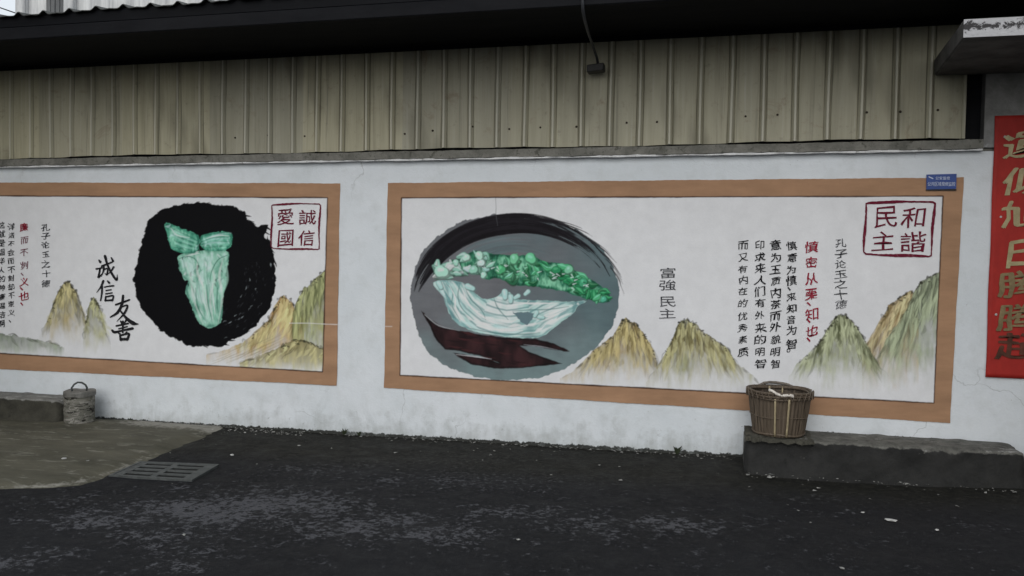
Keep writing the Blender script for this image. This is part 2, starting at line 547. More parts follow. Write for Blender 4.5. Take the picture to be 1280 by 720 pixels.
for b in [(250, 640, 130, 22, 1.0), (120, 650, 80, 14, 0.75), (350, 632, 130, 20, 0.95), (430, 660, 90, 18, 0.8), (500, 650, 70, 14, 0.7),
          (210, 668, 90, 12, 0.7), (240, 690, 60, 10, 0.5), (225, 705, 45, 14, 0.7), (70, 690, 40, 10, 0.6), (20, 702, 40, 8, 0.7),
          (540, 665, 110, 16, 0.75), (640, 640, 110, 13, 0.55), (720, 655, 80, 14, 0.6), (820, 655, 100, 15, 0.7), (880, 660, 50, 9, 0.55),
          (600, 600, 170, 14, 0.5), (560, 575, 130, 12, 0.55), (330, 612, 130, 10, 0.6), (750, 670, 60, 8, 0.5), (1060, 690, 50, 8, 0.3),
          (1040, 622, 60, 7, 0.42), (1230, 660, 40, 8, 0.35), (400, 588, 90, 10, 0.4), (60, 625, 90, 8, 0.5), (690, 600, 90, 9, 0.4)]:
    dust_blob(*b)
far = ~core
dust[far] = 0.35
moss = np.exp(-((GY + 0.25) / 0.75) ** 2) * core * 1.0
grd = grid_mesh('road', np.stack([GX, GY, GZ], -1), np.ones((len(ys) - 1, len(xs) - 1), bool), M['asphalt'], attr={'dust': dust, 'moss': moss})
tag(grd, 'dark worn asphalt lane with pale dusty patches', None, None, 'structure')


def poly_inside(px, py, poly):
    ins = np.zeros(px.shape, bool)
    n = len(poly)
    for i in range(n):
        x1, y1 = poly[i][:2]; x2, y2 = poly[(i + 1) % n][:2]
        if y1 == y2: continue
        c = ((y1 > py) != (y2 > py)) & (px < (x2 - x1) * (py - y1) / (y2 - y1) + x1)
        ins ^= c
    return ins


def poly_dist(px, py, poly, closed=True):
    d = np.full(px.shape, 1e9)
    n = len(poly)
    for i in range(n if closed else n - 1):
        x1, y1 = poly[i][:2]; x2, y2 = poly[(i + 1) % n][:2]
        dx, dy = x2 - x1, y2 - y1
        t = np.clip(((px - x1) * dx + (py - y1) * dy) / (dx * dx + dy * dy + 1e-12), 0, 1)
        np.minimum(d, np.hypot(px - x1 - t * dx, py - y1 - t * dy), out=d)
    return d


# ---- concrete apron on the left
edge = [on_ground(u, v) for u, v in [(-260, 622), (0, 612), (60, 609), (100, 605), (122, 600), (150, 590), (190, 574), (230, 555), (262, 540), (285, 531)]]
apoly = [(-9.5, edge[0][1])] + [(p[0], p[1]) for p in edge] + [(edge[-1][0], 0.05), (-9.5, 0.05)]
ax = np.arange(-9.4, -3.2, 0.03); ay = np.arange(-2.9, 0.02, 0.03)
AX, AY = np.meshgrid(ax, ay)
dd = poly_dist(AX, AY, apoly) * np.where(poly_inside(AX, AY, apoly), 1, -1) + 0.040 * fbm_xy(AX, AY, 9, 6, 5.0)
dd = np.where(AX < -6.5, np.maximum(dd, 0.0) + 0.0, dd)
AZ = gnd(AX) + 0.006 * fbm_xy(AX, AY, 3, 5, 3.0) * 0.3 + np.clip(0.022 * np.clip(dd / 0.12, -1, 1), -0.03, 0.022) + 0.004
kp = dd > -0.05
kp = kp[:-1, :-1] & kp[1:, 1:] & kp[:-1, 1:] & kp[1:, :-1]
rimv = np.clip(1 - np.abs(dd - 0.03) / 0.06, 0, 1) * np.clip(0.35 + 0.7 * fbm_xy(AX, AY, 33, 4, 4.0), 0, 0.85) + 0.9 * np.exp(-((AY + 0.12) / 0.16) ** 2) * np.clip((AX + 5.25) / 0.4, 0, 1)
ap = grid_mesh('pavement', np.stack([AX, AY, AZ], -1), kp, M['apron'], attr={'scour': rimv})
_t = M['apron'].node_tree; _b = _t.nodes['Principled BSDF']
_old = _b.inputs['Base Color'].links[0].from_socket
_a = _t.nodes.new('ShaderNodeAttribute'); _a.attribute_name = 'scour'
_n = _t.nodes.new('ShaderNodeTexNoise'); _n.inputs['Scale'].default_value = 22; _n.inputs['Detail'].default_value = 6; _n.inputs['Roughness'].default_value = 0.75
_c = _t.nodes.new('ShaderNodeTexCoord'); _t.links.new(_c.outputs['Object'], _n.inputs['Vector'])
_m1 = _t.nodes.new('ShaderNodeMath'); _m1.operation = 'MULTIPLY'; _t.links.new(_a.outputs['Fac'], _m1.inputs[0]); _m1.inputs[1].default_value = 0.42
_m2 = _t.nodes.new('ShaderNodeMath'); _m2.operation = 'ADD'; _t.links.new(_m1.outputs[0], _m2.inputs[0]); _t.links.new(_n.outputs['Fac'], _m2.inputs[1])
_r = _t.nodes.new('ShaderNodeValToRGB'); _r.color_ramp.elements[0].position = 0.66; _r.color_ramp.elements[1].position = 0.86
_r.color_ramp.elements[1].color = (0.85, 0.85, 0.85, 1); _t.links.new(_m2.outputs[0], _r.inputs[0])
_x = _t.nodes.new('ShaderNodeMix'); _x.data_type = 'RGBA'; _t.links.new(_r.outputs[0], _x.inputs[0]); _t.links.new(_old, _x.inputs[6]); _x.inputs[7].default_value = (0.27, 0.26, 0.23, 1)
_t.links.new(_x.outputs[2], _b.inputs['Base Color'])
tag(ap, 'stained tan concrete apron at the foot of the wall', None, None, 'structure')

# ---- white wall (with ledge and plaster lip)
WX0, WX1, WTOP = -9.5, 6.0, 2.225
white = empty('white_wall', (-4, 0.1, 0))
tag(white, 'long low white limewashed wall carrying the two painted murals', 'wall', kind='thing')


def P_local(o):   # keep children in world space
    return Matrix.Translation(-Vector(o.location))


def adopt(o, parent):
    o.parent = parent
    o.matrix_parent_inverse = Matrix.Translation(-Vector(parent.location)) if not any(parent.rotation_euler) else (Matrix.LocRotScale(parent.location, parent.rotation_euler, None)).inverted()
    return o


wx = np.arange(WX0, WX1 + 0.001, 0.05); wz = np.concatenate([[-0.3], np.arange(-0.2, WTOP + 0.001, 0.05)])
WX, WZ = np.meshgrid(wx, wz)
WY = 0.0025 * fbm_xy(WX, WZ, 21, 4, 2.0) + 0.003
WX[:, -1] = WX1
front = grid_mesh('plaster_face', np.stack([WX, WY, WZ], -1)[:, ::-1], np.ones((len(wz) - 1, len(wx) - 1), bool), M['wall'])
adopt(front, white)
bm = bmesh.new()
add_box(bm, (WX0, 0.02, -0.3), (WX1, 0.24, 2.22))
adopt(from_bm('masonry_core', bm, M['ledge']), white)


def wavy_bar(name, x0, x1, ylo, yhi, zlo_fn, zhi_fn, mat, step=0.02):
    n = int((x1 - x0) / step) + 1
    X = np.linspace(x0, x1, n)
    V, F = [], []
    for i, x in enumerate(X):
        zl, zh = zlo_fn(x), zhi_fn(x)
        V += [(x, ylo + 0.003 * math.sin(x * 23), zl), (x, yhi, zl), (x, yhi, zh), (x, ylo + 0.004 * math.sin(x * 31 + 1), zh)]
    for i in range(n - 1):
        a = 4 * i
        for k in range(4):
            F.append((a + k, a + (k + 1) % 4, a + 4 + (k + 1) % 4, a + 4 + k))
    F += [(3, 2, 1, 0), (4 * (n - 1), 4 * (n - 1) + 1, 4 * (n - 1) + 2, 4 * (n - 1) + 3)]
    return from_py(name, V, F, mat)


def nz(x, s):
    return math.sin(x * 7.3 + s) * 0.5 + math.sin(x * 19.1 + 2 * s) * 0.3 + math.sin(x * 47.0 + 3 * s) * 0.25 + math.sin(x * 111 + s) * 0.15


lz = lambda x: 2.196 + 0.0035 * (x + 3)
led = wavy_bar('ledge', WX0, 1.612, -0.035, 0.24, lambda x: lz(x) + 0.003 + 0.003 * nz(x, 1), lambda x: lz(x) + 0.062 + 0.003 * nz(x, 2), M['ledge'])
adopt(led, white)
lip = wavy_bar('plaster_lip', WX0, 1.607, -0.045, 0.0, lambda x: lz(x) - 0.012 + 0.003 * nz(x, 4), lambda x: lz(x) - 0.002 + 0.005 * nz(x, 7), M['lip'])
adopt(lip, white)

# ---- corrugated metal cladding over the wall
clad = empty('metal_cladding', (-3, 0.06, 2.26))
tag(clad, 'olive grey ribbed metal cladding between the white wall and the dark roof', 'cladding', kind='thing')
PX1 = 1.505
rib_u = [995 / 2.974 + 425]     # measured rib feet give the spacing
SP = 0.2185
X, prof = PX1, []
pts = [(PX1, 0.045)]
x = 1.294
while x > -9.4:
    pts += [(x + 0.032, 0.045), (x + 0.024, 0.050), (x + 0.0065, 0.024), (x - 0.0055, 0.024), (x - 0.022, 0.050), (x - 0.030, 0.045), (x - SP * 0.5, 0.0435)]
    x -= SP
V, F = [], []
zr = [2.280, 2.30, 2.5, 2.7, 2.9, 3.12]
for i, (px, py) in enumerate(pts):
    for k, z in enumerate(zr):
        wob = 0.0016 * math.sin(px * 3.1 + z * 4) + 0.0012 * math.sin(px * 9 + z * 7)
        bz = 0.006 * math.sin(px * 2.2) + 0.003 * math.sin(px * 11) if k == 0 else 0
        V.append((px + 0.002 * math.sin(z * 5 + px * 8), py + wob, z + bz + 0.0035 * (px + 3) * (1 if k < 2 else 0)))
nzr = len(zr)
for i in range(len(pts) - 1):
    for k in range(nzr - 1):
        a = i * nzr + k
        F.append((a, a + 1, a + nzr + 1, a + nzr))
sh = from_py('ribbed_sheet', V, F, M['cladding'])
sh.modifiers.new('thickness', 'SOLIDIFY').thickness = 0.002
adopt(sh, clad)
scr = [(720, 158), (675, 159), (540, 163), (505, 167), (590, 158), (636, 161), (783, 153), (821, 152), (874, 146), (932, 145), (972, 143), (1034, 140), (1084, 140), (1126, 139), (1173, 137), (334, 169), (293, 172), (380, 170)]
for u, v in scr:
    p = at(u, v, 0.03)
    bm = bmesh.new()
    r = bmesh.ops.create_cone(bm, cap_ends=True, segments=10, radius1=0.009, radius2=0.006, depth=0.012)
    bmesh.ops.rotate(bm, verts=bm.verts, cent=(0, 0, 0), matrix=Matrix.Rotation(math.radians(90), 3, 'X'))
    s = from_bm('screw', bm, M['screw'])
    s.location = (p[0], 0.040, p[2])
    adopt(s, clad)
bm = bmesh.new()
add_box(bm, (-9.5, 0.09, 2.25), (1.62, 0.12, 3.2))
adopt(from_bm('backing_board', bm, M['soffit']), clad)
bm = bmesh.new()
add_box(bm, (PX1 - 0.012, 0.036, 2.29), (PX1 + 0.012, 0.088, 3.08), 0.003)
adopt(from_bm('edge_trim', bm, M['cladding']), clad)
add_ = bmesh.new()
add_box(add_, (-9.5, 0.008, 3.052), (1.9, 0.020, 3.13))
adopt(from_bm('top_flashing', add_, M['soffit']), clad)

# ---- dark roof overhang
canopy = empty('roof_overhang', (-3, -0.4, 3.1))
tag(canopy, 'dark overhanging corrugated roof with black fascia along the top', 'roof', kind='thing')
EY = -0.92
FZ = 3.215
V, F = [], []
XR = np.arange(-10.0, 3.2, 0.01)
PITCHR = 0.232
for x in XR:
    ph = ((x + 0.06) / PITCHR) % 1.0
    c = 0.034 * math.exp(-((ph - 0.5) / 0.13) ** 2) - 0.010 * (1 - abs(2 * ph - 1)) * (ph > 0.0) + 0.004 * math.sin(x * 5.3)
    z = FZ + c + 0.010 * (x + 4) / 5
    V += [(x, EY - 0.03 + 0.006 * math.sin(x * 4.1), z), (x, EY - 0.03 + 0.006 * math.sin(x * 4.1), z + 0.006), (x, 0.6, z + 0.20), (x, 5.0, z + 0.75)]
for i in range(len(XR) - 1):
    a = 4 * i
    F += [(a, a + 4, a + 5, a + 1), (a + 1, a + 5, a + 6, a + 2), (a + 2, a + 6, a + 7, a + 3)]
adopt(from_py('roof_sheet', V, F, M['roof']), canopy)
bm = bmesh.new()
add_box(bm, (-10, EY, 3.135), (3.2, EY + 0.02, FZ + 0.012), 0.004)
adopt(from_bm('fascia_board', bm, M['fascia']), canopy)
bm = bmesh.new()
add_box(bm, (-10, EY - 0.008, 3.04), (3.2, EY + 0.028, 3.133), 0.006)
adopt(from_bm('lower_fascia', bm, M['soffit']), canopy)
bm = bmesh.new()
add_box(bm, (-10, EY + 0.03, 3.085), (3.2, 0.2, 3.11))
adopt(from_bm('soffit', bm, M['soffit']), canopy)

# ---- neighbouring house wall and its eave slab on the right
house = empty('cement_wall', (3.0, 0.1, 0))
tag(house, 'bare grey cement upper wall of the neighbouring house behind the top of the red couplet', 'wall', kind='thing')
hx = np.arange(1.622, 6.03, 0.05); hz = np.arange(2.225, 4.6, 0.05)
HX, HZ = np.meshgrid(hx, hz)
hf = grid_mesh('plaster_face', np.stack([HX, 0.003 + 0.0025 * fbm_xy(HX, HZ, 5, 4, 2.0), HZ], -1)[:, ::-1], np.ones((len(hz) - 1, len(hx) - 1), bool), M['cement_wall'])
adopt(hf, house)
bm = bmesh.new(); add_box(bm, (1.622, 0.02, 2.23), (6.0, 0.3, 4.55))
adopt(from_bm('masonry_core', bm, M['slab']), house)
bm = bmesh.new(); add_box(bm, (2.62, -3.6, -0.2), (2.87, -0.012, 2.70), 0.01)  # wall added out of view to darken the right end of the white wall
adopt(from_bm('added_shade_wall', bm, M['ledge']), house)
shade_wall = empty('cement_wall', (-7.46, -2.2, 0))  # unseen wall, added to keep light off the left end of the murals
tag(shade_wall, 'plain grey cement wall added out of view past the left end to shade the murals', 'wall', kind='thing')
bm = bmesh.new(); add_box(bm, (-7.6, -4.4, -0.4), (-7.32, -0.012, 4.6), 0.01)
adopt(from_bm('shade_wall_body', bm, M['ledge']), shade_wall)
slab = empty('eave_slab', (3.5, -0.5, 2.76))
tag(slab, 'thick grey concrete eave slab jutting out above the red couplet', 'concrete slab', kind='thing')
bm = bmesh.new()
vs = [bm.verts.new(c) for c in [(1.306, 0.0, 2.71), (1.24, -1.0, 2.709), (6.2, -1.0, 2.709), (6.2, 0.0, 2.71), (1.300, 0.0, 2.822), (1.236, -1.0, 2.815), (6.2, -1.0, 2.815), (6.2, 0.0, 2.822)]]
for f in [(0, 3, 2, 1), (4, 5, 6, 7), (0, 1, 5, 4), (1, 2, 6, 5), (2, 3, 7, 6), (3, 0, 4, 7)]:
    bm.faces.new([vs[i] for i in f])
bmesh.ops.bevel(bm, geom=list(bm.edges), offset=0.008, segments=2, affect='EDGES')
adopt(from_bm('concrete_body', bm, M['slab']), slab)


def mat_flaked():
    n = NT('flaking_white_paint')
    v = n.coord((1, 1, 1.4))
    a = n.noise(17, 7, 0.75, v, 0.5)
    b = n.noise(60, 4, 0.7, v)
    x, y, z = n.sep(n.coord())
    band = n.math('SUBTRACT', 1.0, n.math('MULTIPLY', n.math('ABSOLUTE', n.math('SUBTRACT', z, 2.772)), 26.0), True)
    k = n.ramp(n.math('ADD', n.math('MULTIPLY', a, 0.75), n.math('MULTIPLY', band, 0.16)), [(0.455, 0.0), (0.485, 1.0)])
    col = n.mix(k, n.mix(b, (0.30, 0.30, 0.315), (0.55, 0.55, 0.57)), (0.045, 0.043, 0.045))
    n.base(col); n.rough(0.85); n.bump(n.math('SUBTRACT', b, k), 0.4, 0.006)
    return n.m


bm = bmesh.new(); add_box(bm, (1.238, -1.006, 2.712), (6.19, -1.001, 2.813))
adopt(from_bm('painted_edge', bm, mat_flaked()), slab)

# ---- grey building far behind (top left) and the wire in front of the sky
BY = 7.0
bx0 = at(23, 10, BY)[0]; bx1 = at(330, 0, BY)[0]
bz0 = at(100, 20, BY)[2]
conc = NT('rain_streaked_concrete')
st = conc.noise(1.0, 6, 0.7, conc.coord((5, 5, 0.35)))
bg_ = conc.noise(1.2, 6, 0.6, conc.coord())
colr = conc.mix(conc.ramp(st, [(0.34, 0.0), (0.62, 1.0)]), (0.30, 0.31, 0.325), (0.74, 0.75, 0.75))
colr = conc.mix(conc.ramp(bg_, [(0.45, 0.0), (0.7, 0.6)]), colr, (0.80, 0.80, 0.78))
conc.base(colr); conc.rough(0.9)
bld = empty('concrete_building', ((bx0 + bx1) / 2, BY + 3, 0))
tag(bld, 'rain-streaked pale concrete building rising behind the roof at top left', 'building', kind='thing')
bm = bmesh.new(); add_box(bm, (bx0, BY, -0.3), (bx1 + 1.5, BY + 6, bz0 + 1.6), 0.02)
adopt(from_bm('wall', bm, conc.m), bld)
bm = bmesh.new(); add_box(bm, (bx0 - 0.25, BY - 0.25, bz0 + 1.61), (bx1 + 1.7, BY + 6.2, bz0 + 1.8), 0.02)
adopt(from_bm('roof', bm, M['slab']), bld)
sx0, sx1 = at(60, 8, BY)[0], at(86, 8, BY)[0]
bm = bmesh.new()
for k in range(9):
    xx = sx0 + (sx1 - sx0) * k / 9
    add_box(bm, (xx, BY - 0.045 - 0.012 * (k % 2), bz0 - 2.2), (xx + (sx1 - sx0) / 9 - 0.004, BY - 0.003, bz0 + 0.75), 0.004)
adopt(from_bm('shutter', bm, mat_mottle('grey_shutter', (0.09, 0.095, 0.10), (0.20, 0.205, 0.21), 4, 0.7, 0.2, 0.005, (5, 5, 0.4))), bld)
for ua in (24, 84):
    xx = at(ua, 8, BY)[0]
    bm = bmesh.new(); add_box(bm, (xx, BY - 0.10, -0.3), (xx + 0.22, BY - 0.002, bz0 + 1.6), 0.01)
    adopt(from_bm('pillar', bm, conc.m), bld)
bm = bmesh.new()
pa, pb = at(-140, -62, BY - 0.3), at(26, 18.5, BY - 0.05)
add_tube(bm, [tuple(pa + (pb - pa) * t + np.array([0, 0, -0.12 * math.sin(math.pi * t)])) for t in np.linspace(0, 1, 14)], 0.012, 6)
wire = from_bm('overhead_wire', bm, M['black_metal'])
tag(wire, 'thin dark wire crossing the pale sky to the concrete building', 'wire')

# ================================================================== TEXT
GLYPH = {}


def glyph(ch, weight=0.0):
    key = (ch, weight)
    if key in GLYPH:
        return GLYPH[key]
    c = bpy.data.curves.new('g', 'FONT')
    c.body = ch
    c.size = 1.0
    c.offset = weight
    c.resolution_u = 3
    c.fill_mode = 'FRONT'
    o = bpy.data.objects.new('g', c)
    COL.objects.link(o)
    dg = bpy.context.evaluated_depsgraph_get()
    me = o.evaluated_get(dg).to_mesh()
    V = np.array([v.co[:2] for v in me.vertices]) if len(me.vertices) else np.zeros((0, 2))
    F = [tuple(p.vertices) for p in me.polygons]
    o.evaluated_get(dg).to_mesh_clear()
    bpy.data.objects.remove(o)
    bpy.data.curves.remove(c)
    if len(V):
        lo, hi = V.min(0), V.max(0)
        V = (V - (lo + hi) / 2) / max(1e-6, (hi - lo).max())
    GLYPH[key] = (V, F)
    return GLYPH[key]


def char_px(ch, u, v, wpx, hpx, seed, weight=0.008, slant=0.10, wob=0.030, rot=0.0):
    """Brushed character centred on photo pixel (u, v): returns pixel verts and faces."""
    V, F = glyph(ch)
    if not len(V): return V, F
    F = [tuple(f) for f in F]
    if weight > 0:           # a fuller brush: the same character laid again a hair to the side
        n0 = len(V); d = weight
        V = np.concatenate([V + np.array(o_) for o_ in ((d, -0.4 * d), (-d, -0.2 * d), (0, 0.7 * d))])
        F = [tuple(i + n0 * k for i in f) for k in range(3) for f in F]
    r = np.random.default_rng(seed)
    x, y = V[:, 0].copy(), V[:, 1].copy()
    for k in range(3):
        f = r.uniform(4, 13); th = r.uniform(0, 6.28); p1, p2 = r.uniform(0, 6.28, 2)
        q = f * (V[:, 0] * math.cos(th) + V[:, 1] * math.sin(th))
        x += wob * 0.6 * np.sin(q + p1); y += wob * 0.6 * np.sin(q + p2)
    y += slant * x
    x += r.uniform(-0.06, 0.10) * y
    a = rot + r.uniform(-0.05, 0.05)
    x, y = x * math.cos(a) - y * math.sin(a), x * math.sin(a) + y * math.cos(a)
    return np.stack([u + x * wpx, v - y * hpx], -1), F


def text_mesh(name, chars, mat, parent, Y=-0.006):
    """chars: list of (verts_px, faces). One mesh on the plane y = Y."""
    VV, FF, n = [], [], 0
    for V, F in chars:
        if not len(V): continue
        n3 = max(1, len(V) // 3)
        VV.append(at_many(V[:, 0], V[:, 1], Y) - np.array([0, 1, 0]) * (0.0003 * (np.arange(len(V)) // n3 % 3))[:, None]); FF += [tuple(i + n for i in f) for f in F]; n += len(V)
    VV = np.concatenate(VV)
    o = from_py(name, VV, FF, mat)
    return adopt(o, parent)


def column(text, u, v0, dv, wpx, hpx, seed, ys=None, jitter=0.5, **kw):
    kw.setdefault('wob', 0.050); kw.setdefault('slant', 0.14)
    r = np.random.default_rng(seed)
    out = []
    for i, ch in enumerate(text):
        v = ys[i] if ys else v0 + dv * i
        s = r.uniform(0.84, 1.04)
        uu = u + r.uniform(-jitter, jitter)
        if ch in '、。':
            out.append(char_px(ch, uu - wpx * 0.25, v, wpx * 0.34, hpx * 0.40, seed * 50 + i, weight=0.02, wob=0.02))
        else:
            out.append(char_px(ch, uu, v, wpx * s, hpx * s * 0.92, seed * 50 + i, **kw))
    return out


# ================================================================== PAINTING ENGINE (mural surfaces)
def lin(c):
    c = np.array(c, float) / 255
    return np.where(c <= 0.04045, c / 12.92, ((c + 0.055) / 1.055) ** 2.4)


KW = 1.62


def pc(r, g, b):
    """Paint colour from a swatch read under the same light as the white ground."""
    return np.clip(lin((r, g, b)) * KW, 0.004, 0.85)


class Canvas:
    def __init__(s, u0, v0, u1, v1, res, base):
        s.u0, s.v0, s.res = u0, v0, res
        s.w, s.h = int((u1 - u0) * res) + 1, int((v1 - v0) * res) + 1
        s.rgb = np.ones((s.h, s.w, 3)) * np.array(base)
        s.pid = np.zeros((s.h, s.w), np.int32)
        s.seed = 100

    def noise(s, scale, octs=3, ax=1.0, ay=1.0):
        """value noise -1..1, scale in pixels of the photo"""
        s.seed += 1
        r = np.random.default_rng(s.seed)
        out = np.zeros((s.h, s.w)); amp, tot = 1.0, 0
        for o in range(octs):
            sx, sy = max(1.01, scale * ax * s.res / 2 ** o), max(1.01, scale * ay * s.res / 2 ** o)
            gh, gw = int(s.h / sy) + 3, int(s.w / sx) + 3
            g = r.uniform(-1, 1, (gh, gw))
            yy = np.arange(s.h) / sy; xx = np.arange(s.w) / sx
            iy, ix = yy.astype(int), xx.astype(int)
            fy, fx = yy - iy, xx - ix
            fy, fx = fy * fy * (3 - 2 * fy), fx * fx * (3 - 2 * fx)
            A = g[np.ix_(iy, ix)] * (1 - fx) + g[np.ix_(iy, ix + 1)] * fx
            B = g[np.ix_(iy + 1, ix)] * (1 - fx) + g[np.ix_(iy + 1, ix + 1)] * fx
            out += amp * (A * (1 - fy)[:, None] + B * fy[:, None]); tot += amp; amp *= 0.55
        return out / tot

    def box(s, lo, hi, pad):
        x0 = max(0, int((lo[0] - pad - s.u0) * s.res)); x1 = min(s.w, int((hi[0] + pad - s.u0) * s.res) + 2)
        y0 = max(0, int((lo[1] - pad - s.v0) * s.res)); y1 = min(s.h, int((hi[1] + pad - s.v0) * s.res) + 2)
        if x1 <= x0 or y1 <= y0: return None
        X, Y = np.meshgrid(np.arange(x0, x1) / s.res + s.u0, np.arange(y0, y1) / s.res + s.v0)
        return (slice(y0, y1), slice(x0, x1)), X, Y

    def put(s, sl, alpha, col, pid=None, thr=0.4):
        s.rgb[sl] = s.rgb[sl] * (1 - alpha[..., None]) + (col if np.ndim(col) == 3 else np.array(col)) * alpha[..., None]
        if pid is not None:
            s.pid[sl] = np.where(alpha > thr, pid, s.pid[sl])

    def stroke(s, pts, wid, col, a=1.0, dry=0.0, soft=0.6, pid=None, smooth=True, jit=0.0):
        P = np.array(pts, float); W = np.array(wid if np.ndim(wid) else [wid] * len(P), float)
        if len(W) != len(P):
            W = np.interp(np.linspace(0, 1, len(P)), np.linspace(0, 1, len(W)), W)
        if smooth and len(P) > 2:
            n = len(P); t = np.arange(n); q = np.linspace(0, n - 1, (n - 1) * 5 + 1)
            E = np.concatenate([[2 * P[0] - P[1]], P, [2 * P[-1] - P[-2]]])
            i = np.minimum(q.astype(int), n - 2); f = (q - i)[:, None]
            p0, p1, p2, p3 = E[i], E[i + 1], E[i + 2], E[i + 3]
            Q = 0.5 * (2 * p1 + (p2 - p0) * f + (2 * p0 - 5 * p1 + 4 * p2 - p3) * f ** 2 + (3 * p1 - p0 - 3 * p2 + p3) * f ** 3)
            W = np.interp(q, t, W); P = Q
        bx = s.box(P.min(0), P.max(0), W.max() + 1.5)
        if bx is None: return
        sl, X, Y = bx
        best = np.full(X.shape, 1e9); off = np.zeros(X.shape); arc = np.zeros(X.shape); acc = 0.0
        for k in range(len(P) - 1):
            dx, dy = P[k + 1] - P[k]; L = math.hypot(dx, dy) + 1e-9
            t = np.clip(((X - P[k, 0]) * dx + (Y - P[k, 1]) * dy) / (L * L), 0, 1)
            d = np.hypot(X - P[k, 0] - t * dx, Y - P[k, 1] - t * dy) - (W[k] + (W[k + 1] - W[k]) * t)
            c = d < best
            if dry:
                off = np.where(c, ((X - P[k, 0]) * dy - (Y - P[k, 1]) * dx) / L, off); arc = np.where(c, acc + t * L, arc)
            best = np.where(c, d, best); acc += L
        if jit:
            best = best + jit * np.sin(X * 1.7 + Y * 1.1 + s.seed) * np.sin(Y * 1.9 - X * 0.6)
        al = np.clip(-best / soft + 0.5, 0, 1) * a
        if dry:
            s.seed += 1
            r = np.random.default_rng(s.seed)
            g = r.uniform(0, 1, (64, 64))
            iy = np.mod((off * 1.3).astype(int) + 32, 64); ix = np.mod((arc / 14).astype(int), 64)
            fx = np.mod(arc / 14, 1)
            b = g[iy, ix] * (1 - fx) + g[iy, (ix + 1) % 64] * fx
            ramp_ = np.clip(arc / max(acc, 1e-6), 0, 1)
            al = al * np.clip((b - dry * (0.35 + 0.65 * ramp_)) * 4 + 0.3, 0, 1)
        s.put(sl, al, col, pid)

    def poly(s, pts, col, rough=1.5, scale=7, a=1.0, soft=0.8, pid=None):
        P = np.array(pts, float)
        bx = s.box(P.min(0), P.max(0), rough * 2 + 2)
        if bx is None: return
        sl, X, Y = bx
        d = poly_dist(X, Y, P) * np.where(poly_inside(X, Y, P), 1, -1)
        d = d + rough * s.noise(scale, 3)[sl]
        al = np.clip(d / soft + 0.5, 0, 1) * a
        s.put(sl, al, col if np.ndim(col) < 3 else col[sl], pid)
        return sl, d


def smooth_closed(pts, n=6):
    P = np.array(pts, float); N = len(P); out = []
    for i in range(N):
        p0, p1, p2, p3 = P[i - 1], P[i], P[(i + 1) % N], P[(i + 2) % N]
        for f in np.linspace(0, 1, n, endpoint=False):
            out.append(0.5 * (2 * p1 + (p2 - p0) * f + (2 * p0 - 5 * p1 + 4 * p2 - p3) * f ** 2 + (3 * p1 - p0 - 3 * p2 + p3) * f ** 3))
    return np.array(out)


